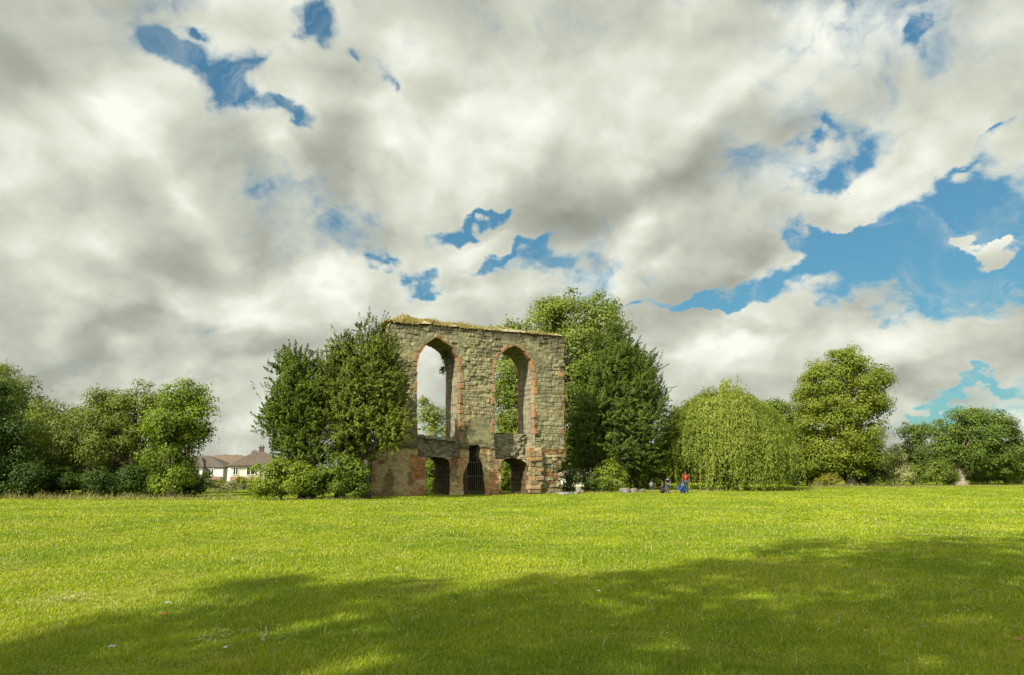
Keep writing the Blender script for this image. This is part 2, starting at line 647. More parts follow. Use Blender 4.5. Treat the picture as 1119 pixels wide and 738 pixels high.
def build_grass():
    r_ = np.random.default_rng(101)
    # number of blades per square metre falls with distance, their width grows
    Ds, Xs = [], []
    for d0, d1, rho in GRASS_BANDS:
        half0, half1 = .82 * d0 + 4.5, .82 * d1 + 4.5
        n = int(rho * (half0 + half1) * (d1 - d0))
        y = r_.uniform(d0, d1, n)
        x = r_.uniform(-1, 1, n) * (.82 * y + 4.5)
        Ds.append(y)
        Xs.append(x)
    y, x = np.concatenate(Ds), np.concatenate(Xs)
    # nothing grows inside the ruin
    tv = (x - W0[0]) * WT[0] + (y - W0[1]) * WT[1]
    nv = (x - W0[0]) * WN[0] + (y - W0[1]) * WN[1]
    ok = ~((tv > -1.5) & (tv < S_R + .1) & (nv < .1) & (nv > -WDEP - .2))
    x, y = x[ok], y[ok]
    n = len(x)
    z = ground_z(x, y)
    patch = fbm(x * .55, y * .55, octs=4, seed=5)
    fine = fbm(x * 3.1, y * 3.1, octs=3, seed=6)
    tuft = sst(.55, .72, fbm(x * 1.3 + 7, y * 1.3, octs=3, seed=7))
    worn = sst(.60, .70, fbm(x * .8 + 31, y * 1.1, octs=4, seed=11))
    h = (.026 + .028 * fine + .042 * tuft * r_.random(n)) * r_.uniform(.55, 1.35, n) * (1 - .5 * worn)
    far = np.clip(y / 20, 0, 2)
    h = h * (1 + .12 * far)
    w = (.0015 + .00042 * np.maximum(y - 4, 0) ** 1.02) * r_.uniform(.7, 1.3, n)
    w = np.minimum(w, .018)
    lean = r_.normal(0, .42, (n, 2))
    lean[:, 0] += (fbm(x * .9, y * .9, octs=2, seed=15) - .5) * .9
    dirs = np.stack([lean[:, 0], lean[:, 1], np.ones(n)], 1)
    a, b = np.array((.135, .205, .004)), np.array((.255, .305, .006))
    t = np.clip(.5 + (patch - .5) * 2.4 + (fine - .5) * .6 + r_.normal(0, .22, n), 0, 1)[:, None]
    c = a + (b - a) * t
    dry = (r_.random(n) < (.06 + .28 * worn + .12 * sst(.5, .7, patch)))[:, None]
    c = np.where(dry, np.array((.34, .30, .085)) * r_.uniform(.6, 1.15, (n, 1)), c)
    pale = (r_.random(n) < .02)[:, None]
    c = np.where(pale, np.array((.42, .40, .22)), c)
    c = c * r_.uniform(.86, 1.16, (n, 1))
    o = blades('grass', np.stack([x, y, z - .004], 1), dirs, h, w, c, M_GRASS, None, None, .5, r_)
    tag(o, 'short bright yellow-green grass with straw-coloured blades covering the meadow', 'grass', None, 'stuff')
    # seeding stems standing above the sward
    n = 2600
    y = 5 + 26 * r_.random(n) ** 1.5
    x = r_.uniform(-1, 1, n) * (.8 * y + 1)
    k = fbm(x * .5, y * .5, octs=3, seed=18) > .47
    x, y = x[k], y[k]
    n = len(x)
    blades_o = blades('seeding_grass', np.stack([x, y, ground_z(x, y)], 1), np.stack([r_.normal(0, .3, n), r_.normal(0, .3, n), np.ones(n)], 1),
                      r_.uniform(.09, .2, n), np.minimum(.0014 + .00022 * y, .006), np.array((.36, .33, .13)) * r_.uniform(.6, 1.1, (n, 1)), M_GRASS, None, None, .35, r_)
    tag(blades_o, 'thin pale seeding grass stems standing above the meadow', 'grass', None, 'stuff')


GRASS_BANDS = [(3.4, 4.7, 3000), (4.7, 7, 5000), (7, 9, 3400), (9, 12, 2000), (12, 16, 1250), (16, 22, 700), (22, 30, 380), (30, 45, 190), (45, 62, 80), (62, 110, 26)]


def rough_edge_grass():
    """unmown seeding grass along the foot of the trees"""
    r_ = np.random.default_rng(44)
    P, Hh = [], []
    for (x0, x1, d0, d1, n, h0, h1) in ROUGH:
        px = r_.uniform(x0, x1, n)
        t = (px - x0) / (x1 - x0)
        d = d0 + (d1 - d0) * t + np.abs(r_.normal(0, 1.0, n))
        q = (px - CX) / FPX * d * 1.02
        P.append(np.stack([q, d, ground_z(q, d)], 1))
        Hh.append(r_.uniform(h0, h1, n) * (.15 + 1.4 * fbm(q * 1.2, d * 1.2, seed=2, octs=3) ** 1.6))
    P, Hh = np.concatenate(P), np.concatenate(Hh)
    n = len(P)
    c = np.array((.30, .26, .10)) + (np.array((.10, .13, .02)) - np.array((.30, .26, .10))) * r_.random((n, 1))
    o = blades('rough_grass', P, np.stack([r_.normal(.05, .18, n), r_.normal(0, .18, n), np.ones(n)], 1), Hh, r_.uniform(.006, .016, n), c, M_GRASS, None, None, .3, r_)
    # seed heads
    k = r_.random(n) < .14
    q = P[k] + np.stack([np.zeros(k.sum()), np.zeros(k.sum()), Hh[k] * 1.05], 1)
    hd = blades('grass_seed_heads', q, np.stack([r_.normal(0, .3, k.sum()), r_.normal(0, .3, k.sum()), np.ones(k.sum())], 1), .11, .012, np.broadcast_to(np.array((.24, .20, .10)), (k.sum(), 3)), M_GRASS, None, None, .2, r_)
    tag(o, 'taller unmown grass along the foot of the trees and bushes', 'grass', None, 'stuff')
    tag(hd, 'pale brown seed heads on the taller grass along the trees', 'grass', None, 'stuff')


ROUGH = [(404, 616, 44.0, 51.2, 1500, .04, .30), (-20, 275, 43.5, 41.5, 3600, .10, .62), (270, 410, 38.2, 38.6, 900, .05, .16), (612, 700, 51.5, 50.5, 700, .05, .16), (690, 780, 53, 55, 900, .05, .2),
         (770, 880, 57, 62, 1500, .12, .35), (870, 1000, 66, 70, 2200, .2, .5), (990, 1130, 72, 78, 1600, .1, .35)]

# ------------------------------------------------------------------ the ruin
TH = R(29)
WT = np.array([math.cos(TH), math.sin(TH)])            # along the wall, to the right and away
WN = np.array([math.sin(TH), -math.cos(TH)])           # out of its front face
W0 = at(424, 541, 45.0)[:2]
WDEP = 2.4                                             # thickness
CAM2 = np.zeros(2)


def wp(px, py, n=0.0):
    """photo pixel -> (distance along the wall, height) on its front plane"""
    d = ray(px, py)
    o = W0 + WN * n
    A = np.array([[d[0], -WT[0]], [d[1], -WT[1]]])
    k, s = np.linalg.solve(A, o)
    return s, CAMZ + d[2] * k


def wxyz(s, z, n):
    s, z, n = np.broadcast_arrays(np.asarray(s, float), np.asarray(z, float), np.asarray(n, float))
    return np.stack([W0[0] + WT[0] * s + WN[0] * n, W0[1] + WT[1] * s + WN[1] * n, z], -1)


def wpoly(pts):
    return np.array([wp(*p) for p in pts])


def inside(P, x, z):
    r = np.zeros(x.shape, bool)
    j = len(P) - 1
    for i in range(len(P)):
        xi, zi, xj, zj = *P[i], *P[j]
        if zi != zj:
            r ^= ((zi > z) != (zj > z)) & (x < (xj - xi) * (z - zi) / (zj - zi) + xi)
        j = i
    return r


def lancet(xl, xr, ysill, yspring, yapex, xapex=None, n=9):
    """pointed arch as photo pixels, from the lower left round to the lower right"""
    xa = (xl + xr) / 2 if xapex is None else xapex
    L_, R_ = [], []
    for i in range(n + 1):
        a = i / n * R(62)
        fx = (1 - math.cos(a)) / (1 - math.cos(R(62)))
        yy = yspring + (yapex - yspring) * math.sin(a) / math.sin(R(62))
        L_.append((xl + (xa - xl) * fx, yy))
        R_.append((xr + (xa - xr) * fx, yy))
    return [(xl, ysill)] + L_ + R_[::-1][1:] + [(xr, ysill)]


WIN1 = wpoly(lancet(455.5, 502.5, 500, 399, 369, 477))
WIN2 = wpoly(lancet(540.5, 583.5, 502, 406, 377.5, 561))
DOOR1 = wpoly([(464, 548), (464, 506), (467, 502), (474, 499.5), (482, 500), (488, 503), (490, 508), (490, 548)])
DOOR2 = wpoly([(546, 548), (546, 505), (550, 502), (558, 500), (567, 502), (574, 507), (576, 512), (576, 548)])
GATE = wpoly([(506, 546), (505, 530), (504.6, 522), (507, 514), (511, 506), (511.7, 500), (511.7, 487), (522, 487), (522, 500), (525, 507), (528, 516), (528.3, 546)])
OUT = wpoly([(404, 548), (404.5, 520), (405, 490), (410, 487), (424, 486), (424, 420), (423.5, 372), (425, 358), (428, 353),
             (470, 355.5), (520, 360), (570, 364), (600, 366.4), (615, 367.6), (616.3, 385), (616.8, 420), (617, 470), (617.3, 486), (618.6, 492), (618.3, 499),
             (613, 502), (611, 509), (608.5, 515), (609, 521), (611.5, 526), (613, 533), (613, 548)])
SILL_Z1 = wp(478, 477)[1]
SILL_Z2 = wp(562, 473.5)[1]
S_R = wp(616, 420)[0]
Z_TOP = wp(520, 360)[1]


def blockwork(s, z, ch=.34, bl=.62, seed=0, warp=.09, rag=None):
    """coursed stones: returns random value per stone, second random, distance to the joint"""
    s = s + (fbm(s * 1.1, z * 1.1, seed=seed + 1, octs=3) - .5) * warp * 2.2
    z = z + (fbm(s * .9 + 30, z * 2.0, seed=seed + 2, octs=3) - .5) * warp * 2.6
    row = np.floor(z / ch)
    rh = (_hash(row, row * 0, row * 0, seed) - .5) * .3
    zz = z / ch - row
    shift = _hash(row, row * 0 + 3, row * 0, seed) * 10
    ln = bl * (.7 + .7 * _hash(row, row * 0 + 5, row * 0, seed))
    u = s / ln + shift
    c0 = np.floor(u)

    def edge(c):
        return c + (_hash(c, row, row * 0 + 7, seed) - .5) * .55
    cell = np.where(u < edge(c0), c0 - 1, np.where(u >= edge(c0 + 1), c0 + 1, c0))
    du = np.minimum(u - edge(cell), edge(cell + 1) - u) * ln
    dzz = np.minimum(zz, 1 - zz) * ch
    split = _hash(cell, row, row * 0 + 11, seed)
    two = (split > .82)
    sub = np.where(two, (zz > .5), 0)
    dzz = np.where(two, np.minimum(dzz, np.abs(zz - .5) * ch), dzz)
    r1 = _hash(cell, row, sub + 20, seed)
    r2 = _hash(cell, row, sub + 40, seed)
    return r1, r2, np.minimum(du, dzz)


def lerp3(a, b, t):
    return np.asarray(a) + (np.asarray(b) - np.asarray(a)) * np.asarray(t)[..., None]


WALL_TONE = np.array((.57, .565, .51))
BUFF_A, BUFF_B, BUFF_C = (.31, .28, .185), (.39, .355, .24), (.24, .225, .15)
RED_A, RED_B = (.25, .14, .066), (.165, .095, .052)
BRICK_A, BRICK_B = (.64, .35, .19), (.48, .28, .16)


def wall_surface(s, z, openings=True):
    """height of the stone face over the wall plane and its colour"""
    r1, r2, dj = blockwork(s, z, .29, .46, 1, .11)
    q1, q2, dq = blockwork(s, z, .15, .30, 9, .06)
    zled = wp(480, 489)[1] + (fbm(s * 1.5, s * 0 + 2, seed=8) - .5) * .25
    zled = np.where(s > wp(576, 495)[0], wp(595, 499)[1] + (fbm(s * 2, s * 0, seed=9) - .5) * .3, zled)
    low = z < zled
    S5 = wp(497, 450)[0]
    joint = sst(.0, .045, dj)
    rough = fbm(s * 3.3, z * 3.3, seed=21, octs=5) - .5
    fine = fbm(s * 11, z * 11, seed=22, octs=3) - .5
    rubble = sst(.42, .62, fbm(s * .45, z * .45, seed=31, octs=2) + .06 * (s / 12 - .5) - .05 * sst(Z_TOP - 3, Z_TOP, z))
    h = (r1 - .5) * (.03 + .05 * rubble) + joint * .035 + rough * (.05 + .09 * rubble) + fine * .035
    col = lerp3(lerp3(BUFF_A, BUFF_B, r1), BUFF_C, sst(.62, .95, r2))
    col = col * (.55 + .45 * sst(.0, .04, dj) * sst(.25, .45, fbm(s * 6, z * 6, seed=25, octs=2) + .22 * sst(.01, .08, dj)))[..., None]
    col = np.where((r2 < .02)[..., None], lerp3(RED_A, BUFF_A, r1), col)
    # remains of plaster between the windows
    sc, zc = wp(522, 470)
    pl = sst(.50, .58, fbm(s * .6 + 4, z * .5, seed=40, octs=4) + .42 * np.exp(-((s - sc) / 1.1) ** 2 - ((z - zc) / 1.3) ** 2) - .12)
    h = h * (1 - .75 * pl) + pl * .03
    col = lerp3(col, (.30, .285, .19), pl * .8) if False else col + (np.array((.29, .275, .18)) - col) * (pl * .75)[..., None]
    # yellow lichen and grey crust
    lich = sst(.55, .68, fbm(s * 1.7, z * 1.7, seed=50, octs=5))
    col = col + (np.array((.42, .37, .18)) - col) * (lich * .40)[..., None]
    crust = sst(.5, .66, fbm(s * .9, z * 1.2, seed=51, octs=5) + .14 * sst(Z_TOP - 1.6, Z_TOP, z))
    col = col + (np.array((.13, .125, .085)) - col) * (crust * .42)[..., None]
    # black weathered top courses
    wet = sst(Z_TOP - .75, Z_TOP - .1, z + (fbm(s * 2.5, s * 0, seed=52) - .5) * .8)
    col = col + (np.array((.085, .08, .055)) - col) * (wet * .75)[..., None]
    # brick lower storey
    brick = low & (s < wp(576, 520)[0])
    bj = sst(.0, .03, dq)
    hb = .17 + (q1 - .5) * .035 + bj * .02 + rough * .07
    bc = lerp3(BRICK_A, BRICK_B, q2) * (.6 + .4 * bj)[..., None]
    stone_patch = sst(.48, .6, fbm(s * .8 + 9, z * .8, seed=60, octs=4) + .2 * np.exp(-((s - wp(428, 515)[0]) / 1.0) ** 2))
    bc = bc + (np.array((.58, .46, .28)) - bc) * (stone_patch * .85)[..., None]
    damp = sst(.52, .68, fbm(s * 1.3 + 3, z * .9, seed=61, octs=4))
    bc = bc * (1 - .5 * damp)[..., None]
    redp = inside(wpoly([(446, 497), (464, 497), (464, 524), (449, 524)]), s, z)
    bc = np.where(redp[..., None], lerp3((.55, .27, .12), (.42, .21, .11), q2), bc)
    h = np.where(brick, hb, h)
    col = np.where(brick[..., None], bc, col)
    # stone foot of the right-hand pier, with red bands
    pier = low & ~brick
    hp = .14 + (r1 - .5) * .10 + joint * .04 + rough * .16
    h = np.where(pier, hp, h)
    orange = (np.abs(z - wp(600, 494)[1]) < .22) | (pier & (r2 < .28))
    zone = s > wp(578, 500)[0]
    col = np.where((orange & zone & (z < wp(600, 488)[1]))[..., None], lerp3(RED_A, (.27, .175, .085), r1), col)
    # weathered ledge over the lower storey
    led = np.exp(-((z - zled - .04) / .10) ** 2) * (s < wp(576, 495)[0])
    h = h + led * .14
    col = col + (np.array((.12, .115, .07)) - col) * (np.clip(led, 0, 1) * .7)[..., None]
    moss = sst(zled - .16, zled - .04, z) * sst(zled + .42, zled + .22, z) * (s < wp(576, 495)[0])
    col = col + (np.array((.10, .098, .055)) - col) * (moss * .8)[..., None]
    # red quoins on the right edge
    quo = sst(S_R - .30 - .3 * r1, S_R - .22 - .3 * r1, s) * (z > zled) * (r2 < .35)
    col = col + (lerp3(RED_A, RED_B, r1) - col) * (quo * .8)[..., None]
    return h, col * WALL_TONE


def build_castle():
    base = np.array([*(W0 + WT * 6), 0.0])
    base[2] = gz(base[0], base[1])
    root = thing('castle_ruin', base, 'tall ruined stone wall with two pointed window openings and dry grass growing on its top', 'ruin')
    st = .04
    s = np.arange(OUT[:, 0].min() - .3, OUT[:, 0].max() + .4, st)
    z = np.arange(-.6, OUT[:, 1].max() + .3, st)
    S, Z = np.meshgrid(s, z)
    wob = (fbm(S * 2.2, Z * 2.2, seed=70, octs=3) - .5) * .22
    wob2 = (fbm(S * 2.2 + 70, Z * 2.2, seed=71, octs=3) - .5) * .16
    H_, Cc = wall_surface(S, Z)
    opens = {'w1': WIN1, 'w2': WIN2, 'd1': DOOR1, 'd2': DOOR2, 'g': GATE}
    body = inside(OUT, S + wob, Z + wob2)
    hole = np.zeros(S.shape, bool)
    for k, P in opens.items():
        hole |= inside(P, S + wob * .4, Z + wob2 * .4)
    # masonry left standing in the foot of each window, set back from the face
    set1 = inside(WIN1, S, Z) & (Z < SILL_Z1 + (fbm(S * 1.4, S * 0, seed=75) - .5) * .12)
    set2 = inside(WIN2, S, Z) & (Z < SILL_Z2 + (fbm(S * 1.4, S * 0, seed=76) - .5) * .10)
    doorh = inside(DOOR1, S, Z) | inside(DOOR2, S, Z)
    back = (set1 | set2) & ~doorh
    hole &= ~back
    rr = fbm(S * 4, Z * 4, seed=77, octs=4) - .5
    H_ = np.where(back, np.where(set2, -.95, -.80) + rr * .35 + (blockwork(S, Z, .24, .45, 33)[0] - .5) * .14, H_)
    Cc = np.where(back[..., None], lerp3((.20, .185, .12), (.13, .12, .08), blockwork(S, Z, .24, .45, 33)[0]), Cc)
    keep = body & ~hole
    V = wxyz(S, Z, H_)
    nz, ns = S.shape
    i = (np.arange(nz - 1)[:, None] * ns + np.arange(ns - 1)[None])
    kq = keep[:-1, :-1] & keep[1:, :-1] & keep[:-1, 1:] & keep[1:, 1:]
    i = i[kq]
    Q = np.stack([i, i + 1, i + ns + 1, i + ns], 1)
    Vs, Cs, Qs = [V.reshape(-1, 3)], [Cc.reshape(-1, 3)], [Q]
    off = V.shape[0] * V.shape[1]

    def strip(path, n0, n1, fun, step=.12, closed=False):
        """sheet through the thickness of the wall along a path on its face"""
        nonlocal off
        P = [np.asarray(path[0], float)]
        for a, b in zip(path[:-1], path[1:]):
            a, b = np.asarray(a, float), np.asarray(b, float)
            m = max(1, int(np.ceil(np.linalg.norm(b - a) / step)))
            for q in range(1, m + 1):
                P.append(a + (b - a) * q / m)
        P = np.array(P)
        ln = np.concatenate([[0], np.cumsum(np.linalg.norm(np.diff(P, axis=0), axis=1))])
        nn = np.linspace(n0, n1, max(2, int(abs(n1 - n0) / step) + 1))
        LL, NN = np.meshgrid(ln, nn)
        d = np.gradient(P, axis=0)
        nor = nrm(np.stack([-d[:, 1], d[:, 0]], 1))
        hh, cc = fun(LL, NN)
        ss = P[None, :, 0] + nor[None, :, 0] * hh
        zz = P[None, :, 1] + nor[None, :, 1] * hh
        VV = wxyz(ss, zz, NN)
        a_, b_ = VV.shape[:2]
        ii = (np.arange(a_ - 1)[:, None] * b_ + np.arange(b_ - 1)[None]).ravel()
        Qs.append(np.stack([ii, ii + b_, ii + b_ + 1, ii + 1], 1) + off)
        Vs.append(VV.reshape(-1, 3))
        Cs.append(np.broadcast_to(cc, VV.shape).reshape(-1, 3))
        off += a_ * b_

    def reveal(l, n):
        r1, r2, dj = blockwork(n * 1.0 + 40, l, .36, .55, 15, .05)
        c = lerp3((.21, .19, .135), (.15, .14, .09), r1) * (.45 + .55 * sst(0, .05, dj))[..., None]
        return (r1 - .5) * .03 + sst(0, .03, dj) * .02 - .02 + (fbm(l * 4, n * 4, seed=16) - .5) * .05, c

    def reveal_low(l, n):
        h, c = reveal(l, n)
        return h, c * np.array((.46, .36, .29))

    def rough_edge(l, n):
        r1, r2, dj = blockwork(n + 10, l, .33, .5, 18, .05)
        c = np.where((r2 < .22)[..., None], lerp3(RED_A, RED_B, r1), lerp3(BUFF_A, BUFF_C, r1) * .6)
        return (fbm(l * 2.5, n * 2.5, seed=19) - .5) * .25, c

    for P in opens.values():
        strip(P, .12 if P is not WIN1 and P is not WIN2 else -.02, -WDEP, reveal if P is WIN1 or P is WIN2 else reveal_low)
    outp = [tuple(p) for p in OUT]
    strip(outp[::-1], .0, -WDEP, rough_edge)
    for Pw, zs, dep in ((WIN1, SILL_Z1, -.80), (WIN2, SILL_Z2, -.95)):
        a, b = Pw[:, 0].min() + .02, Pw[:, 0].max() - .02
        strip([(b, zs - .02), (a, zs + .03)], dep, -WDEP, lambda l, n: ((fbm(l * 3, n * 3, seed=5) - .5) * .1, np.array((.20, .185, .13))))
    # rear face
    st2 = .1
    s2, z2 = np.meshgrid(np.arange(s[0], s[-1], st2), np.arange(-.6, z[-1], st2))
    kb = inside(OUT, s2, z2)
    for k, P in opens.items():
        if k != 'g':
            kb &= ~inside(P, s2, z2) | ((k in ('w1', 'w2')) & (z2 < (SILL_Z1 if k == 'w1' else SILL_Z2)) & ~inside(DOOR1, s2, z2) & ~inside(DOOR2, s2, z2))
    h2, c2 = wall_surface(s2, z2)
    V2 = wxyz(s2, z2, -WDEP - h2 * .5)
    a_, b_ = s2.shape
    ii = (np.arange(a_ - 1)[:, None] * b_ + np.arange(b_ - 1)[None])
    kq = kb[:-1, :-1] & kb[1:, :-1] & kb[:-1, 1:] & kb[1:, 1:]
    ii = ii[kq]
    Qs.append(np.stack([ii, ii + b_, ii + b_ + 1, ii + 1], 1) + off)
    Vs.append(V2.reshape(-1, 3))
    Cs.append(c2.reshape(-1, 3))
    off += a_ * b_
    V, Q, Cc = np.concatenate(Vs), np.concatenate(Qs), np.concatenate(Cs)
    used = np.zeros(len(V), bool)
    used[Q.ravel()] = True
    remap = np.cumsum(used) - 1
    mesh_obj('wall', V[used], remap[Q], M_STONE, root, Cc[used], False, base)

    # dressed red stones round the windows: front order and rear order
    def surround(P, zmin, n_c, n_d, wid, proud, seed, colA, colB, gaps=.0, stubs=0.):
        r_ = np.random.default_rng(seed)
        mb = MB()
        ln = np.concatenate([[0], np.cumsum(np.linalg.norm(np.diff(P, axis=0), axis=1))])
        t = 0.0
        while t < ln[-1] - .05:
            L_ = r_.uniform(.28, .75)
            t1 = min(t + L_, ln[-1])
            m = (t + t1) / 2

            def pt(x):
                return np.array([np.interp(x, ln, P[:, 0]), np.interp(x, ln, P[:, 1])])
            a, b, c = pt(t + .006), pt(t1 - .006), pt(m)
            if c[1] > zmin and r_.random() > gaps:
                d = (b - a) / max(np.linalg.norm(b - a), 1e-6)
                o = np.array([-d[1], d[0]])            # outwards from the opening
                w = wid * r_.uniform(.55, 1.25)
                pr = proud + r_.uniform(-.05, .05) + (r_.uniform(.1, .2) if r_.random() < stubs else 0)
                inn = r_.uniform(.03, .09)
                k = 3
                Vv = []
                for f in (0, 1):                       # 0 back, 1 front
                    nn = n_c - n_d if f == 0 else n_c + pr
                    ch = .05 if f else 0
                    for e, tt in ((a, 1), (b, -1)):
                        for side in (-inn, w):
                            q = e + d * tt * ch * .35 + o * (side + (ch if side < 0 else -ch * .5))
                            q = q + r_.normal(0, .014, 2)
                            Vv.append((q[0], q[1], nn + r_.normal(0, .012)))
                Vv = np.array(Vv)
                X = wxyz(Vv[:, 0], Vv[:, 1], Vv[:, 2])
                F_ = [[4, 5, 7, 6], [0, 2, 3, 1], [0, 1, 5, 4], [2, 6, 7, 3], [0, 4, 6, 2], [1, 3, 7, 5]]
                cc = lerp3(colA, colB, r_.random())
                if r_.random() < .22:
                    cc = lerp3(cc, (.17, .15, .10), r_.uniform(.3, .8))
                mb.add(X, F_, cc * r_.uniform(.8, 1.15))
            t = t1
        o = mb.build('window_surround', M_SAND, root, base)
        bv = o.modifiers.new('bevel', 'BEVEL')
        bv.width, bv.segments = .03, 2
        return o

    for P, zs in ((WIN1, SILL_Z1 - .1), (WIN2, SILL_Z2 - .25)):
        surround(P, zs, 0, .34, .29, .04, 11 + len(P), RED_A, RED_B, 0, .12)
        surround(P, zs, -WDEP + .36, .3, .22, .0, 5, (.26, .12, .07), (.20, .10, .06))
    # jagged stones toothing out of the right-hand edge
    r_ = np.random.default_rng(4)
    mb = MB()
    zz = .05
    ax = np.array([[*WT, 0], [*-WN, 0], [0, 0, 1]])
    while zz < Z_TOP - 1.0:
        hgt = r_.uniform(.22, .38)
        px_edge = np.interp(zz + hgt / 2, *np.array(sorted([(p[1], p[0]) for p in OUT if p[0] > S_R - 1.2])).T)
        for nn in np.arange(-.15, -WDEP, -.55):
            if r_.random() < .8:
                c_ = lerp3(RED_A, RED_B, r_.random()) if r_.random() < .22 else np.array(BUFF_A) * r_.uniform(.4, .62)
                w = r_.uniform(.3, .6)
                mb.box(wxyz(px_edge - w / 2 + r_.uniform(-.10, .08), zz + hgt / 2, nn + r_.uniform(-.18, .02)), (w, r_.uniform(.4, .55), hgt * .94), ax, c_, .03)
        zz += hgt
    q = mb.build('quoin', M_SAND, root, base)
    bv = q.modifiers.new('bevel', 'BEVEL')
    bv.width, bv.segments = .035, 2
    # standing corner of the right-hand pier, catching the sun
    mb = MB()
    z0 = .0
    zt = wp(580, 489)[1]
    sp = wp(582.5, 515)[0]
    while z0 < zt:
        hgt = r_.uniform(.26, .40)
        hgt = min(hgt, zt - z0 + .05)
        c_ = lerp3((.20, .165, .095), RED_A, r_.random() ** 2 * .9)
        cut = r_.uniform(.35, .65) if r_.random() < .6 else 1.0
        wd = 1.02 + r_.uniform(-.16, .14)
        x0 = sp - .51 + r_.uniform(-.04, .06)
        for q0, q1 in ((0, cut), (cut, 1)):
            if q1 - q0 < .05:
                continue
            c2 = c_ if q0 == 0 else lerp3((.21, .18, .11), RED_A, r_.random() ** 2)
            mb.box(wxyz(x0 + wd * (q0 + q1) / 2, z0 + hgt / 2, .14 + r_.uniform(-.07, .07)), (wd * (q1 - q0) * .985, .62, hgt * .97), ax, c2 * r_.uniform(.75, 1.15), .03)
        z0 += hgt
    q = mb.build('pier', M_SAND, root, base)
    bv = q.modifiers.new('bevel', 'BEVEL')
    bv.width, bv.segments = .04, 2
    # sills
    for Pw, zs, dep in ((WIN1, SILL_Z1, -.72),):
        a, b = Pw[:, 0].min() + .03, Pw[:, 0].max() - .05
        mb = MB()
        x = a
        while x < b:
            w = min(r_.uniform(.5, .9), b - x)
            zsl = zs + .10 - .07 * (x - a)
            mb.box(wxyz(x + w / 2, zsl - .08, dep - .25 + r_.uniform(-.05, .05)), (w * .98, .8, .22), ax, np.array((.19, .18, .14)) * r_.uniform(.85, 1.1), .015)
            x += w
        q = mb.build('sill', M_STONE, root, base)
        bv = q.modifiers.new('bevel', 'BEVEL')
        bv.width, bv.segments = .03, 2
    # iron gate with upright bars
    mb = MB()
    Pg = GATE
    gx = np.linspace(Pg[:, 0].min() + .06, Pg[:, 0].max() - .06, 11)
    for x in gx:
        zs_ = np.arange(0, 4, .02)
        ok = inside(Pg, np.full_like(zs_, x), zs_ + 1e-4)
        if ok.any():
            zt_ = zs_[ok].max()
            mb.tube([wxyz(x, -.02, -.22), wxyz(x, zt_ + .03, -.22)], .020, 6, (.045, .045, .04))
    for zr in (.25, 1.25, 2.2):
        xs_ = np.arange(Pg[:, 0].min(), Pg[:, 0].max(), .01)
        ok = inside(Pg, xs_, np.full_like(xs_, zr))
        mb.box(wxyz((xs_[ok].min() + xs_[ok].max()) / 2, zr, -.22), (xs_[ok].max() - xs_[ok].min() + .06, .02, .05), ax, (.045, .045, .04))
    mb.build('iron_gate', M_IRON, root, base)
    # turf along the wall top
    s_ = np.arange(OUT[4, 0] + .0, S_R - .05, .12)
    nn = np.arange(.12, -WDEP - .1, -.12)
    SS, NN = np.meshgrid(s_, nn)
    ptop = np.array(sorted([(p[0], p[1]) for p in OUT if p[1] > Z_TOP - .9 and p[0] > OUT[4, 0] - .5]))
    ztop = np.interp(SS, ptop[:, 0], ptop[:, 1])
    hump = (.58 - .28 * np.clip(SS / 11, 0, 1)) * np.sin(np.clip((.16 - NN) / (WDEP + .3), 0, 1) * math.pi) ** .6 * (.35 + 1.3 * fbm(SS * .8, NN, seed=90))
    VT = wxyz(SS, ztop + hump - .04 + (fbm(SS * 3, NN * 3, seed=91) - .5) * .12, NN)
    a_, b_ = SS.shape
    ii = (np.arange(a_ - 1)[:, None] * b_ + np.arange(b_ - 1)[None]).ravel()
    tc_ = lerp3((.20, .15, .06), (.10, .10, .03), fbm(SS * 1.5, NN * 2, seed=92))
    bare = sst(.45, .6, fbm(SS * .9 + 3, NN * 1.5, seed=94, octs=3) + .16 * sst(4, 7, SS) - .06)
    tc_ = tc_ + (np.array((.30, .28, .20)) - tc_) * (bare * .8)[..., None]
    turf = mesh_obj('turf_cap', VT.reshape(-1, 3), np.stack([ii, ii + b_, ii + b_ + 1, ii + 1], 1), M_STONE, root, tc_.reshape(-1, 3), True, base)
    nb = 12000
    bs = r_.uniform(s_[0], s_[-1], nb)
    bn = r_.uniform(-WDEP, .18, nb)
    bz = np.interp(bs, ptop[:, 0], ptop[:, 1]) + (.58 - .28 * np.clip(bs / 11, 0, 1)) * np.sin(np.clip((.16 - bn) / (WDEP + .3), 0, 1) * math.pi) ** .6 * (.35 + 1.3 * fbm(bs * .8, bn, seed=90)) - .06
    kp = r_.random(nb) > sst(.45, .6, fbm(bs * .9 + 3, bn * 1.5, seed=94, octs=3) + .16 * sst(4, 7, bs) - .06) * .85
    bs, bn, bz = bs[kp], bn[kp], bz[kp]
    nb = len(bs)
    P = wxyz(bs, bz, bn)
    hh = r_.uniform(.10, .40, nb) * (.2 + 1.5 * fbm(bs * 1.1, bn, seed=93) ** 1.5) * np.where(bs < 6.5, 1.15, .75)
    dirs = np.stack([r_.normal(.15, .35, nb), r_.normal(0, .35, nb), np.ones(nb)], 1)
    cc = lerp3((.34, .27, .11), (.19, .18, .05), r_.random(nb) ** 1.3)
    blades('grass_tuft', P, dirs, hh, .022, cc, M_GRASS, turf, base)
    return root


build_castle()

# ------------------------------------------------------------------ trees and shrubs
def rot_about(v, ax, ang_):
    c, s_ = np.cos(ang_)[:, None], np.sin(ang_)[:, None]
    return v * c + np.cross(ax, v) * s_ + ax * np.sum(ax * v, 1, keepdims=True) * (1 - c)


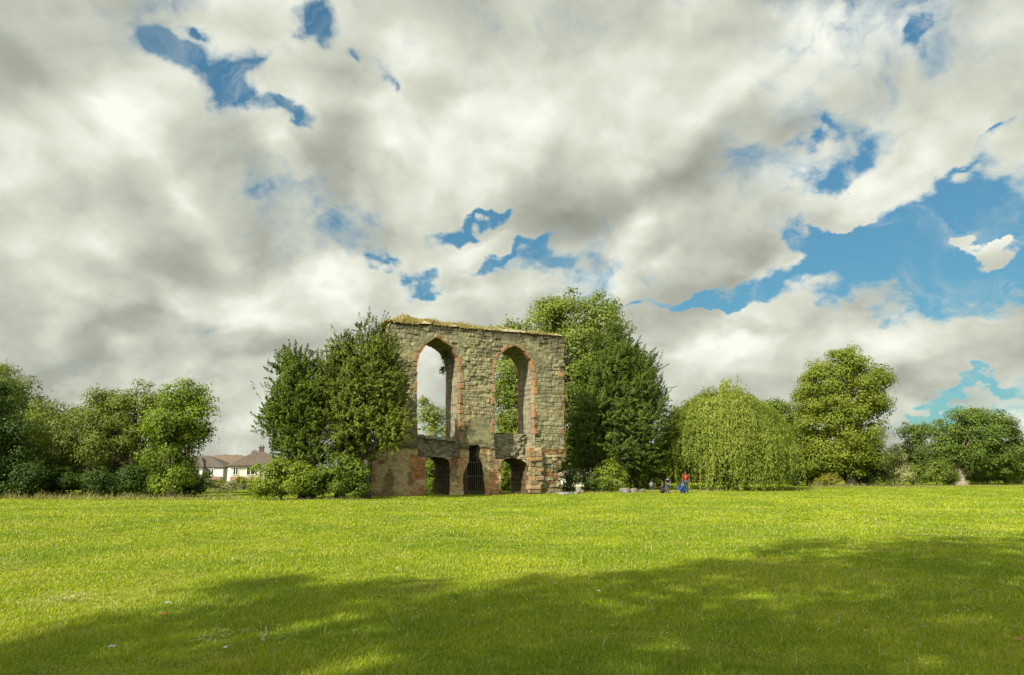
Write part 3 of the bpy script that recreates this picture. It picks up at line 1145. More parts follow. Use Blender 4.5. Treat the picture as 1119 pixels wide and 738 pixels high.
def leaf_cards(P, nor, size, asp, r_, axis=None):
    """rhombic leaf sprays, slightly folded, facing nor"""
    n = len(P)
    nor = nrm(nor)
    rv = r_.normal(0, 1, (n, 3)) if axis is None else axis + r_.normal(0, .25, (n, 3))
    t = rv - nor * np.sum(rv * nor, 1, keepdims=True)
    t = nrm(t)
    b = np.cross(nor, t)
    size = np.broadcast_to(size, (n,))[:, None] * r_.uniform(.65, 1.3, (n, 1))
    l, w = size, size * asp
    V = np.stack([P - t * l * .5, P + b * w * .5 + nor * w * .12, P + t * l * .5, P - b * w * .5 + nor * w * .12], 1)
    return V.reshape(-1, 3)


def lobes_world(lobes, D):
    out = []
    for lb in lobes:
        cx, cy, rx, ry = lb[:4]
        dd = lb[4] if len(lb) > 4 else 0.0
        c = at(cx, cy, D + dd)
        dist = (D + dd) / math.cos(0)
        k = dist / FPX / (math.cos(PITCH) - (CY - cy) / FPX * math.sin(PITCH))
        out.append((c, np.array([rx * k, .5 * (rx + ry) * k * (lb[5] if len(lb) > 5 else .9), ry * k])))
    return out


def puff_centres(LW, pr, r_, fill=1.0, zmin=None, rag=.14):
    C, Nn, Rr = [], [], []
    for (c, rad) in LW:
        area = 4 * math.pi * ((rad[0] * rad[1]) ** 1.6 / 3 + (rad[0] * rad[2]) ** 1.6 / 3 + (rad[1] * rad[2]) ** 1.6 / 3) ** (1 / 1.6)
        n = max(5, int(fill * area / (2.0 * pr * pr)))
        d = nrm(r_.normal(0, 1, (n, 3)))
        f = np.where(r_.random(n) < .74, r_.uniform(.80, 1.0 + rag, n), r_.uniform(.35, .8, n))
        pr_n = pr * r_.uniform(.6, 1.35, n)
        p = c + d * (np.maximum(rad - pr_n[:, None] * .55, rad * .35)) * f[:, None]
        keep = np.ones(n, bool)
        for (c2, r2) in LW:
            if c2 is c:
                continue
            keep &= np.sum(((p - c2) / r2) ** 2, 1) > .42
        if zmin is not None:
            keep &= p[:, 2] > zmin
        C.append(p[keep])
        Nn.append(d[keep])
        Rr.append(pr_n[keep])
    return np.concatenate(C), np.concatenate(Nn), np.concatenate(Rr)


def crown_mesh(style, LW, base_z, p, r_, parent, loc, name='crown'):
    pr, leaf, dens, cA, cB = p['puff'], p['leaf'], p['dens'], np.array(p['colA']), np.array(p['colB'])
    C, D_, Rr = puff_centres(LW, pr, r_, p.get('fill', 1.0), base_z + p.get('zmin', .4), p.get('rag', .14))
    m = len(C)
    tone = r_.random(m)
    if style == 'broad':
        per = np.maximum(6, (dens * (Rr / leaf) ** 2 * 8).astype(int))
        idx = np.repeat(np.arange(m), per)
        d = nrm(r_.normal(0, 1, (len(idx), 3)) + D_[idx] * .35 + np.array([0, 0, .25]))
        rad = Rr[idx][:, None] * (r_.random((len(idx), 1)) ** .45)
        P = C[idx] + d * rad * np.array([1, 1, p.get('flat', .72)])
        P = P + (r_.random((len(idx), 1)) < .06) * d * Rr[idx][:, None] * r_.uniform(0, .6, (len(idx), 1))
        nor = d * .85 + D_[idx] * .25 + np.array([0, 0, .25]) + r_.normal(0, .38, (len(idx), 3))
        ax = None
        if p.get('droop'):
            ax = np.stack([d[:, 0] * .5, d[:, 1] * .5, np.full(len(idx), -p['droop'])], 1)
        V = leaf_cards(P, nor, leaf, p.get('asp', .62), r_, ax)
    elif style == 'spray':
        # yew-like: shoots reaching outwards and up, needles along each
        per = int(dens * p.get('per', 44))
        ns = p.get('ns', 9)
        sh = np.repeat(np.arange(m), ns)
        axis = nrm(D_[sh] * .9 + np.array([0, 0, p.get('up', .55)]) + r_.normal(0, .38, (len(sh), 3)))
        Ls = Rr[sh] * r_.uniform(.5, .95, len(sh))
        idx = np.repeat(np.arange(len(sh)), per)
        t = r_.random(len(idx)) ** .85
        off = r_.normal(0, 1, (len(idx), 3))
        off = off - axis[idx] * np.sum(off * axis[idx], 1, keepdims=True)
        wd = p.get('spread', .36) * Ls[idx] * (1.05 - t)
        start = C[sh][idx] + r_.normal(0, .42, (len(sh), 3))[idx] * Rr[sh][idx][:, None]
        P = start + axis[idx] * (t * Ls[idx])[:, None] + nrm(off) * (wd * r_.random(len(idx)))[:, None]
        P[:, 2] -= p.get('sag', .0) * (t ** 2) * Ls[idx]
        nor = nrm(off) * .45 + D_[sh][idx] * .7 + np.array([0, 0, .35]) + r_.normal(0, .25, (len(idx), 3))
        V = leaf_cards(P, nor, leaf, p.get('asp', .38), r_, axis[idx] + nrm(off) * .5)
        idx = sh[idx]
    # inner mass of shaded leaves that keeps the light from passing straight through
    per_leaf = tone[idx] * .6 + r_.random(len(idx)) * .4
    col = cA + (cB - cA) * per_leaf[:, None]
    hl = p.get('hi')
    if hl is not None:
        w = (r_.random(len(idx)) < hl[1])[:, None]
        col = np.where(w, np.array(hl[0]), col)
    col = col * (r_.uniform(.8, 1.2, (len(idx), 1)) if style == 'broad' else r_.uniform(.9, 1.1, (len(idx), 1)))
    core = []
    for (c, rad) in LW:
        n = int(p.get('core', .5) * 4 * math.pi * (rad[0] * rad[1] * rad[2]) ** (2 / 3) / (leaf * leaf * 2.2))
        d = nrm(r_.normal(0, 1, (n, 3)))
        q = c + d * rad * (r_.uniform(.2, .74, (n, 1)))
        core.append(q[q[:, 2] > base_z + p.get('zmin', .4)])
    core = np.concatenate(core)
    Vc = leaf_cards(core, r_.normal(0, 1, core.shape), leaf * 1.5, .7, r_)
    ccol = (cA + (cB - cA) * r_.random((len(core), 1)) * .7) * r_.uniform(.8, 1.1, (len(core), 1))
    # loose twigs beyond the outline
    V = np.concatenate([V, Vc])
    col = np.concatenate([col, ccol])
    F_ = np.arange(len(V)).reshape(-1, 4)
    mesh_obj(name, V, F_, M_NEEDLE if style == 'spray' else M_LEAF, parent, np.repeat(col, 4, 0), False, loc)
    return C, D_, len(F_)


def wood_mesh(base, top, r0, targets, r_, parent, loc, colr=(.10, .085, .055), lean=None, name='trunk', nstems=1):
    mb = MB()
    h = top - base[2]
    for sidx in range(nstems):
        b0 = np.array(base, float)
        if nstems > 1:
            b0[:2] += r_.normal(0, r0 * 1.6, 2)
        ks = np.linspace(0, 1, 9)
        ld = np.zeros(3) if lean is None else np.array(lean)
        wob = np.cumsum(r_.normal(0, .05, (9, 3)), 0) * h * .08
        wob[:, 2] = 0
        path = b0 + np.stack([ks * 0, ks * 0, ks * h], 1) + wob * ks[:, None] + ld * (ks ** 1.3)[:, None]
        rad = r0 * (1 - .72 * ks) * np.where(ks < .07, 1.45, 1)
        path[0, 2] -= .15
        mb.tube(path, rad, 9, np.array(colr) * r_.uniform(.85, 1.15))
        for tg in targets[sidx::nstems]:
            dz_ = (tg[2] - base[2]) / max(h, .1)
            k = np.clip(dz_ * r_.uniform(.35, .75), .12, .95)
            st_ = np.array([np.interp(k, ks, path[:, i]) for i in range(3)])
            u = np.linspace(0, 1, 6)[:, None]
            midp = (st_ + tg) / 2 + np.array([0, 0, .10 * np.linalg.norm(tg - st_)]) + r_.normal(0, .06, 3) * np.linalg.norm(tg - st_)
            pth = (1 - u) ** 2 * st_ + 2 * u * (1 - u) * midp + u * u * tg
            rr_ = r0 * (1 - .72 * k) * .55 * (1 - .8 * u[:, 0])
            mb.tube(pth, np.maximum(rr_, .012), 6, np.array((.085, .072, .05)) * r_.uniform(.85, 1.15), False)
    return mb.build(name, M_BARK, parent, loc, True)


TREE_STAT = []


def tree(name, label, cat, D, lobes, p, trunk=None, group=None, style='broad', seed=None, part='crown'):
    """lobes: (x, y, half width, half height[, depth offset]) as seen in the photo, at distance D"""
    r_ = np.random.default_rng(seed if seed is not None else len(TREE_STAT) * 13 + 5)
    LW = lobes_world(lobes, D)
    tx = trunk.get('x', lobes[0][0]) if trunk else lobes[0][0]
    bx = at(tx, 530, D + (trunk.get('dd', 0) if trunk else 0))
    bz = gz(bx[0], bx[1])
    base = np.array([bx[0], bx[1], bz])
    root = thing(name, base, label, cat, group)
    C, Dn, nf = crown_mesh(style, LW, bz, p, r_, root, base, part)
    if trunk:
        nlim = trunk.get('limbs', 26)
        sel = r_.choice(len(C), min(nlim, len(C)), replace=False)
        tops = bz + trunk.get('top', .72) * (max(c[2] for c, q in LW) - bz)
        tg = C[sel] - Dn[sel] * .2
        wood_mesh(base, tops, trunk.get('r', .3), tg, r_, root, base, trunk.get('col', (.10, .085, .055)), trunk.get('lean'), 'trunk' if part == 'crown' else 'stem', trunk.get('stems', 1))
    TREE_STAT.append((name, nf))
    return root


def P_(puff, leaf, dens, colA, colB, **k):
    d = dict(puff=puff, leaf=leaf, dens=dens, colA=colA, colB=colB)
    d.update(k)
    return d


G_MID = ((0.068, 0.103, 0.009), (0.125, 0.160, 0.014))
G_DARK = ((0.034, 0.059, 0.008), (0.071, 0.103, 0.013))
G_LIME = ((0.103, 0.137, 0.011), (0.182, 0.205, 0.018))
G_OLIVE = ((0.103, 0.120, 0.021), (0.177, 0.180, 0.034))
G_YEW = ((.050, .086, .005), (.108, .146, .009))

# --- left edge of the meadow
tree('ash_tree', 'pale loose tree at the left edge with thin shoots rising against the clouds', 'tree', 52,
     [(22, 440, 34, 34), (52, 462, 28, 34, -1), (-12, 450, 40, 40), (30, 490, 46, 40), (-40, 440, 60, 50, 2)], P_(1.05, 0.162, 0.76, (0.076, 0.107, 0.013), (0.135, 0.165, 0.020), droop=.5, rag=.3, fill=.95, core=.25), dict(x=25, r=.28, limbs=40, stems=2))
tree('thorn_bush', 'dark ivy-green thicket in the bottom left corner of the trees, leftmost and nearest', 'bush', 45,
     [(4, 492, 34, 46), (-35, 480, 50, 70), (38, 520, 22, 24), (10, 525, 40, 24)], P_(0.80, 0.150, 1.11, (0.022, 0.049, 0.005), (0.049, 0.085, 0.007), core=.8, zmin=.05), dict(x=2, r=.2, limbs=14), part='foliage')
tree('hawthorn_tree', 'olive green thorn tree with drooping twigs and a leaning bare branch low down', 'tree', 48,
     [(82, 468, 30, 22), (100, 486, 40, 26), (66, 492, 24, 22), (118, 462, 26, 22), (96, 512, 34, 20, 1)], P_(0.90, 0.144, 0.81, (0.076, 0.107, 0.013), (0.135, 0.165, 0.020), droop=.7, rag=.22, fill=.9, core=.22), dict(x=96, r=.26, limbs=32, stems=2))
tree('hawthorn_tree', 'broad domed olive tree between the thorn tree and the bright green tree', 'tree', 49,
     [(138, 446, 36, 30), (112, 456, 30, 30), (160, 456, 28, 38), (138, 480, 44, 34), (128, 512, 40, 26, 1)], P_(0.95, 0.150, 0.91, (0.076, 0.111, 0.012), (0.144, 0.172, 0.020), rag=.16, core=.35), dict(x=140, r=.33, limbs=34, stems=2))
tree('maple_tree', 'fresh yellow-green tree at the right end of the left-hand row, beside the houses', 'tree', 46,
     [(198, 436, 26, 24), (186, 458, 24, 24, -1), (214, 456, 24, 28), (190, 484, 28, 32), (218, 470, 14, 18), (178, 486, 20, 34), (184, 516, 28, 26)], P_(0.85, 0.156, 0.99, (0.072, 0.124, 0.009), (0.163, 0.212, 0.013), rag=.2, core=.35), dict(x=182, r=.3, limbs=34, stems=2))
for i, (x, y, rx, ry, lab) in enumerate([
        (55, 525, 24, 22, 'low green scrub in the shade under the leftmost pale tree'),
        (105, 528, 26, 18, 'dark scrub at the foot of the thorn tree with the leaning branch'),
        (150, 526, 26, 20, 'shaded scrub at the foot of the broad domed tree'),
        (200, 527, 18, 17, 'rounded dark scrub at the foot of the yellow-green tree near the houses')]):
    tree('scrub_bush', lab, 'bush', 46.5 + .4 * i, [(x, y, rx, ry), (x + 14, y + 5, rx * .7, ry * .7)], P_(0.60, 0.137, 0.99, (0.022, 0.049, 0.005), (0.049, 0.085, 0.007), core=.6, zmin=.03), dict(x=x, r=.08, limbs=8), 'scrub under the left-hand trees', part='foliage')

# --- yews and laurels in front of the ruin
tree('yew_tree', 'left one of the two dark yews, with feathery pointed shoots, left of the ruin', 'tree', 41.5,
     [(328, 428, 27, 50), (310, 458, 26, 40), (340, 446, 24, 42), (328, 480, 38, 26), (299, 446, 13, 26), (340, 500, 30, 20), (350, 436, 20, 44, .6), (318, 410, 20, 32)], P_(0.72, 0.125, 1.12, *G_YEW, up=.75, core=1.1, rag=.06, fill=1.5), dict(x=336, r=.26, limbs=30, stems=2, col=(.07, .06, .04)), style='spray', seed=3)
tree('yew_tree', 'taller dark yew standing against the left end of the ruined wall', 'tree', 41.3,
     [(404, 392, 30, 40, -.2), (386, 420, 26, 46), (418, 424, 25, 58, -.6), (402, 452, 40, 42), (376, 455, 22, 42), (431, 466, 17, 32, -1.0), (390, 484, 28, 22), (376, 392, 18, 28), (392, 500, 18, 16, .5), (362, 420, 16, 40, .4)], P_(0.72, 0.125, 1.12, (0.057, 0.087, 0.007), (0.129, 0.152, 0.013), up=.45, core=1.1, rag=.06, fill=1.5), dict(x=386, r=.26, limbs=30, stems=2, col=(.07, .06, .04)), style='spray', seed=4)
tree('laurel_bush', 'rounded glossy bright green laurel below the left yew', 'bush', 39.5,
     [(306, 526, 34, 23), (328, 524, 22, 19), (290, 532, 18, 14)], P_(0.46, 0.125, 1.15, (0.090, 0.138, 0.009), (0.189, 0.225, 0.015), core=.8, zmin=.02), dict(x=308, r=.08, limbs=8), part='foliage')
tree('laurel_bush', 'darker green shrub between the bright laurel and the ruin wall', 'bush', 39.8,
     [(370, 520, 28, 23), (392, 522, 15, 19), (350, 526, 20, 17), (362, 530, 30, 14)], P_(0.46, 0.125, 1.15, (0.053, 0.094, 0.009), (0.121, 0.167, 0.015), core=.8, zmin=.02), dict(x=372, r=.08, limbs=8), part='foliage')

# --- behind the ruin
tree('sycamore_tree', 'large pale green broadleaf tree rising behind the right end of the ruin', 'tree', 64,
     [(632, 372, 50, 56), (590, 372, 44, 42), (655, 350, 30, 34), (560, 372, 26, 26), (660, 410, 44, 50), (610, 430, 60, 60), (570, 430, 40, 60), (690, 410, 22, 36), (600, 490, 60, 40), (610, 345, 30, 28)],
     P_(1.30, 0.234, 0.95, (0.090, 0.130, 0.015), (0.174, 0.210, 0.030), rag=.16, core=.35), dict(x=600, r=.55, limbs=50), seed=21)
tree('yew_tree', 'dark feathery evergreen to the right of the ruin, with a pale bare trunk', 'tree', 59,
     [(682, 430, 40, 60), (650, 450, 30, 60), (702, 460, 30, 52), (672, 390, 30, 36), (636, 470, 20, 46), (680, 490, 46, 28), (712, 440, 16, 30)],
     P_(0.95, 0.142, 1.18, (0.039, 0.072, 0.008), (0.094, 0.133, 0.013), up=.5, core=1.0, rag=.10, fill=1.4), dict(x=657, r=.42, limbs=36, col=(.17, .155, .12), top=.5), style='spray', seed=22)
tree('young_maple', 'light green sapling seen through the left window of the ruin', 'tree', 60,
     [(470, 452, 13, 14), (480, 462, 14, 18), (462, 438, 5, 9), (478, 490, 22, 26), (455, 500, 20, 20)], P_(0.60, 0.179, 0.72, (0.114, 0.152, 0.021), (0.196, 0.218, 0.037), rag=.3, core=.2), dict(x=474, r=.12, limbs=18), seed=23)
tree('elder_bush', 'green bush seen through the left doorway of the ruin', 'bush', 53, [(470, 522, 14, 24), (480, 532, 20, 16)], P_(0.50, 0.151, 1.06, (0.075, 0.130, 0.009), (0.151, 0.196, 0.016), core=.6, zmin=.02), dict(x=470, r=.06, limbs=6), part='foliage')
tree('elder_bush', 'green bush seen through the right doorway of the ruin', 'bush', 60.5, [(552, 520, 16, 24), (545, 530, 20, 14)], P_(0.50, 0.165, 1.06, (0.075, 0.123, 0.012), (0.166, 0.196, 0.021), core=.6, zmin=.02), dict(x=552, r=.06, limbs=6), part='foliage')
tree('holly_bush', 'dark pale-flecked bush at the right-hand foot of the ruin', 'bush', 53.5, [(625, 523, 10, 15), (621, 532, 8, 8)], P_(0.40, 0.117, 0.95, (0.030, 0.051, 0.012), (0.075, 0.102, 0.023), hi=((0.513, 0.508, 0.297), .08), core=.6, zmin=.02), dict(x=625, r=.05, limbs=6), part='foliage')
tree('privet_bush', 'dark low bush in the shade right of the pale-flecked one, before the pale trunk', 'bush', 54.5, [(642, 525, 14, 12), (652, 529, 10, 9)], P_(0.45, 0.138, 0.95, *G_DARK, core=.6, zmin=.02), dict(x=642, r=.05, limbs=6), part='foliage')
tree('elder_bush', 'bright green bush in front of the pale trunk of the dark evergreen', 'bush', 54, [(668, 518, 16, 16), (676, 526, 14, 12), (658, 527, 8, 9)], P_(0.50, 0.151, 0.95, (0.090, 0.138, 0.012), (0.174, 0.203, 0.016), core=.5, zmin=.02), dict(x=668, r=.05, limbs=6), part='foliage')
tree('hazel_bush', 'mixed green bush behind the seated figures, left of the willow', 'bush', 61, [(704, 512, 18, 22), (722, 508, 18, 26), (690, 524, 16, 12), (716, 528, 22, 12)], P_(0.65, 0.172, 0.88, (0.075, 0.116, 0.013), (0.159, 0.181, 0.024), core=.45, zmin=.02), dict(x=712, r=.08, limbs=10), part='foliage')
tree('lime_tree', 'light green tree squeezed between the dark evergreen and the willow', 'tree', 80, [(742, 478, 20, 34), (754, 470, 18, 26), (733, 505, 22, 28)], P_(0.85, 0.193, 0.88, (0.114, 0.145, 0.015), (0.196, 0.218, 0.026), core=.35), dict(x=742, r=.2, limbs=18), seed=29)

tree('ivy_clump', 'small clump of ivy growing on the rear edge of the left window of the ruin', 'ivy', 48.4, [(485.5, 390, 3.2, 9), (484.5, 404, 3, 6)], P_(.22, .13, .8, (.06, .09, .010), (.12, .15, .02), core=.5), None, part='foliage', seed=71)

# --- beyond the willow and to the right
tree('oak_tree', 'dark treetop just showing over the left shoulder of the willow', 'tree', 92, [(772, 446, 16, 16), (780, 470, 30, 36), (790, 505, 34, 26)], P_(1.10, 0.248, 0.95, *G_MID, core=.5), dict(x=778, r=.3, limbs=14))
tree('oak_tree', 'mid green treetop showing over the right shoulder of the willow', 'tree', 88, [(838, 452, 22, 20), (858, 462, 22, 26), (850, 495, 34, 36), (822, 470, 30, 30)], P_(1.10, 0.248, 0.95, (0.075, 0.123, 0.013), (0.144, 0.181, 0.021), core=.5), dict(x=845, r=.35, limbs=16))
tree('lime_tree', 'tall yellow-green tree standing alone right of the willow', 'tree', 72,
     [(920, 424, 40, 44), (903, 440, 32, 40), (945, 430, 26, 34), (918, 468, 46, 44), (962, 412, 13, 15), (890, 480, 24, 40), (940, 486, 28, 36), (960, 438, 12, 20), (912, 500, 38, 26), (925, 396, 24, 18)],
     P_(1.15, 0.220, 1.00, (0.094, 0.133, 0.012), (0.189, 0.215, 0.019), rag=.13, core=.45), dict(x=930, r=.45, limbs=50), seed=31)
tree('oak_tree', 'rounded dark green tree at the far right with a bare grey trunk', 'tree', 84,
     [(1068, 480, 42, 36), (1040, 478, 30, 24), (1092, 492, 24, 30), (1060, 466, 26, 22), (1032, 492, 24, 20), (1075, 506, 34, 16), (1104, 506, 18, 20), (1118, 494, 18, 26)],
     P_(1.15, 0.234, 1.00, (0.057, 0.102, 0.012), (0.117, 0.162, 0.021), rag=.1, core=.5), dict(x=1049, r=.85, limbs=40, col=(.19, .16, .12), top=.34), seed=32)
tree('field_maple', 'small dark tree between the tall yellow-green tree and the oak', 'tree', 80, [(996, 484, 13, 22), (1006, 476, 12, 14), (1000, 508, 18, 18)], P_(0.80, 0.206, 0.88, (0.053, 0.089, 0.012), (0.114, 0.145, 0.021), core=.45, rag=.2), dict(x=998, r=.18, limbs=14), seed=33)
tree('willow_shrub', 'silvery white-leaved shrub right of the tall yellow-green tree', 'bush', 77, [(978, 506, 11, 20), (985, 518, 14, 12), (972, 520, 10, 10)], P_(0.60, 0.165, 0.88, (0.196, 0.210, 0.079), (0.362, 0.362, 0.158), core=.4, zmin=.02), dict(x=978, r=.07, limbs=8), part='foliage', seed=34)
tree('hawthorn_bush', 'mid green rounded bush left of the bare oak trunk', 'bush', 79, [(1026, 516, 20, 14), (1008, 520, 16, 11), (1036, 522, 12, 9)], P_(0.70, 0.186, 0.95, (0.075, 0.116, 0.013), (0.144, 0.174, 0.022), core=.5, zmin=.02), dict(x=1024, r=.08, limbs=8), part='foliage', seed=35)
tree('hawthorn_bush', 'mid green bush right of the bare oak trunk', 'bush', 90, [(1084, 516, 22, 14), (1066, 520, 14, 10)], P_(0.70, 0.193, 0.95, (0.075, 0.119, 0.013), (0.144, 0.181, 0.022), core=.5, zmin=.02), dict(x=1080, r=.08, limbs=8), part='foliage', seed=36)
tree('hawthorn_bush', 'bush at the right edge beneath the dark oak', 'bush', 92, [(1112, 516, 20, 14), (1135, 512, 24, 18)], P_(0.70, 0.193, 0.95, (0.067, 0.109, 0.013), (0.136, 0.167, 0.021), core=.5, zmin=.02), dict(x=1115, r=.08, limbs=8), part='foliage', seed=37)
tree('broom_bush', 'small yellow bush at the foot of the tall yellow-green tree', 'bush', 69, [(908, 524, 11, 9), (897, 527, 8, 6)], P_(0.40, 0.138, 0.84, (.125, .125, .012), (.20, .18, .022), core=.5, zmin=.02), dict(x=906, r=.05, limbs=6), part='foliage', seed=38)
tree('hazel_bush', 'dark bush filling the gap between willow and tall yellow-green tree', 'bush', 74, [(872, 512, 20, 22), (884, 522, 16, 12)], P_(0.70, 0.186, 0.95, *G_DARK, core=.5, zmin=.02), dict(x=874, r=.08, limbs=8), part='foliage', seed=39)
tree('ivy_bush', 'dark ivy mound around the trunk of the tall yellow-green tree', 'bush', 73, [(938, 512, 20, 22), (955, 520, 16, 13)], P_(0.70, 0.186, 0.95, *G_DARK, core=.5, zmin=.02), dict(x=940, r=.08, limbs=8), part='foliage', seed=40)

# far wood behind everything: one mass
def far_wood():
    r_ = np.random.default_rng(77)
    V, Cc = [], []
    for (x0, x1, D, htop, n) in ((235, 330, 210, 497, 26), (600, 760, 120, 500, 26), (760, 1180, 125, 494, 60), (-60, 240, 130, 500, 40), (420, 600, 130, 508, 24)):
        for i in range(n):
            x = r_.uniform(x0, x1)
            c = at(x, htop + r_.uniform(0, 8), D + r_.uniform(0, 10))
            g = gz(c[0], c[1])
            hh = c[2] - g
            k = int(900)
            d = nrm(r_.normal(0, 1, (k, 3)))
            w = hh * r_.uniform(.5, .8)
            P = np.array([c[0], c[1], g + hh * .5]) + d * np.array([w, w, hh * .52]) * r_.random((k, 1)) ** .3
            P = P[P[:, 2] > g]
            V.append(leaf_cards(P, d[:len(P)] + r_.normal(0, .5, P.shape), .8, .7, r_))
            t = r_.random()
            col = np.array((.04, .065, .014)) + (np.array((.085, .105, .024)) - np.array((.04, .065, .014))) * t
            Cc.append(np.repeat(col * r_.uniform(.75, 1.25, (len(P), 1)), 4, 0))
    V, Cc = np.concatenate(V), np.concatenate(Cc)
    o = mesh_obj('distant_wood', V, np.arange(len(V)).reshape(-1, 4), M_LEAF, None, Cc)
    tag(o, 'far belt of trees closing the view behind the ruin and the houses', 'wood', None, 'stuff')


far_wood()


# weeping willow
def willow():
    r_ = np.random.default_rng(51)
    D = 61
    cen = at(793, 494, D)
    bx = at(800, 530, D)
    base = np.array([bx[0], bx[1], gz(bx[0], bx[1])])
    root = thing('willow_tree', base, 'broad weeping willow with pale hanging strands reaching the grass', 'tree')
    k0 = D / FPX / math.cos(PITCH)
    RX, RZ = 63 * k0, 64 * k0
    Vs, Cs, tips = [], [], []
    nt = 440
    # tresses: sheaves of strands let down from arching boughs at every height of the crown
    for q in range(nt):
        el = math.asin(r_.random() ** .8 * .99)
        az_ = r_.uniform(0, 2 * math.pi)
        lump = .72 + .46 * vn(math.cos(az_) * 1.6 + 5, math.sin(az_) * 1.6 + 5, el * 2.2, seed=14)
        d = np.array([math.cos(el) * math.cos(az_), math.cos(el) * math.sin(az_), math.sin(el) + .10 * math.sin(el) ** 6])
        st_ = cen + d * np.array([RX, RX * .9, RZ * (1.0 - .12 * math.cos(az_) ** 2)]) * lump * r_.uniform(.84, 1.0)
        tips.append(st_)
        out = np.array([d[0], d[1], 0.]) / max(math.hypot(d[0], d[1]), .05)
        tone = r_.random()
        L0 = (st_[2] - base[2]) * np.clip(r_.normal(.56, .25), .16, .99)
        m = r_.integers(9, 20)
        for j in range(m):
            o = st_ + np.array([r_.normal(0, .34), r_.normal(0, .34), r_.normal(0, .16)])
            Lh = max(.5, L0 * r_.uniform(.6, 1.12))
            Lh = min(Lh, o[2] - base[2] + .3)
            n = int(np.clip(Lh / .075, 6, 80))
            t = np.sort(r_.random(n))
            s_ = t * (Lh + .5)
            bow = np.clip(s_ / 1.4, 0, 1)
            P = o + out * (bow * (2 - bow) * r_.uniform(.25, .95))[:, None]
            P[:, 2] += np.where(s_ < .9, .22 * np.sin(np.minimum(s_, .9) / .9 * math.pi) - .0, 0) - np.maximum(s_ - .5, 0)
            P[:, :2] += (np.array([r_.normal(0, .10), r_.normal(0, .10)]) * (t ** 2)[:, None])
            P = P + r_.normal(0, .07, P.shape)
            nor = out * .8 + np.array([0, 0, .2]) + r_.normal(0, .5, P.shape)
            ax = np.stack([r_.normal(0, .42, n), r_.normal(0, .42, n), np.full(n, -1.)], 1)
            Vs.append(leaf_cards(P, nor, .26, .24, r_, ax))
            cc = np.array((.105, .145, .014)) + (np.array((.225, .262, .040)) - np.array((.105, .145, .014))) * (tone * .6 + r_.random((n, 1)) * .4)
            Cs.append(np.repeat(cc * r_.uniform(.85, 1.15, (n, 1)), 4, 0))
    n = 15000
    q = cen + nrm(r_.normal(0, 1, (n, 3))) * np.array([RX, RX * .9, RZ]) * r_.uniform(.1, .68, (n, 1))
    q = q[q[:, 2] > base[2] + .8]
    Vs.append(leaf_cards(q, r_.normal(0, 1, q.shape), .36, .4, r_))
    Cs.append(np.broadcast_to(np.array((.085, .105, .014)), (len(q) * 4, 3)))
    V, Cc = np.concatenate(Vs), np.concatenate(Cs)
    mesh_obj('crown', V, np.arange(len(V)).reshape(-1, 4), M_LEAF, root, Cc, False, base)
    tips = np.array(tips)
    tg = tips[r_.choice(len(tips), 40, replace=False)]
    wood_mesh(base, cen[2] + RZ * .55, .42, tg, r_, root, base)


willow()

# --- trees behind the viewpoint, whose shade lies over the near grass
def shade_trees():
    """each clump of leaves: where its shade falls on the grass (x, y), its radius and its height"""
    T0 = math.tan(SUN_EL)
    sd = np.array([math.sin(SUN_AZ), math.cos(SUN_AZ)])
    for i, clumps in enumerate(SHADE):
        r_ = np.random.default_rng(300 + i)
        LW = []
        for (gx, gy, rr, h) in clumps:
            c = np.array([gx, gy]) - sd * (h / T0)
            LW.append((np.array([c[0], c[1], h]), np.array([rr, rr, rr * .85])))
        mid = np.mean([c for c, q in LW], 0)
        base = np.array([mid[0], mid[1], 0.])
        root = thing('shade_tree', base, 'broad leafy tree whose shade lies across the near grass', 'tree', 'trees shading the near grass')
        C, Dn, nf = crown_mesh('broad', LW, 0, P_(.75, .3, .60, *G_MID, rag=.3, fill=.8, core=.42, zmin=2.2), r_, root, base)
        sel = r_.choice(len(C), 22, replace=False)
        wood_mesh(base, mid[2] + .5, .42, C[sel], r_, root, base)


SHADE = [
    [(8.6, 14.4, 2.6, 17), (12.3, 14.6, 2.6, 17), (5.6, 12.6, 2.0, 16), (15.5, 13.6, 3.0, 17), (9, 10.4, 2.8, 15), (13, 9.5, 3.6, 15), (5.5, 9, 2.3, 14), (17, 10, 3, 15), (8, 6.4, 2.6, 13), (12, 5.5, 3, 13)],
    [(2.2, 10.4, 1.7, 16), (3.6, 11.9, 1.4, 17), (.4, 8.8, 1.3, 15), (1.8, 7.6, 1.8, 14), (4.6, 6.6, 2.2, 14), (2.4, 5.2, 2.0, 13), (.2, 10.2, .8, 15)],
    [(-2.5, 9.4, 1.15, 15), (-3.4, 10.5, .8, 16), (-1.0, 7.9, 1.3, 14), (-2.4, 6.3, 1.2, 13), (-.2, 5.5, 1.6, 13), (-1.4, 10.1, .6, 15)],
    [(-4.9, 6.0, .8, 13), (-6.2, 5.2, 1.3, 13), (-3.6, 4.9, 1.2, 12), (-4.4, 7.5, .45, 13), (-5.2, 3.6, 1.6, 12), (-3.9, 6.4, .8, 13), (-2.9, 7.9, .7, 14)],
]
shade_trees()


build_grass()
rough_edge_grass()

# ------------------------------------------------------------------ houses beyond the trees on the left
def rotz(a):
    c, s_ = math.cos(a), math.sin(a)
    return np.array([[c, s_, 0], [-s_, c, 0], [0, 0, 1]])      # rows are the local axes


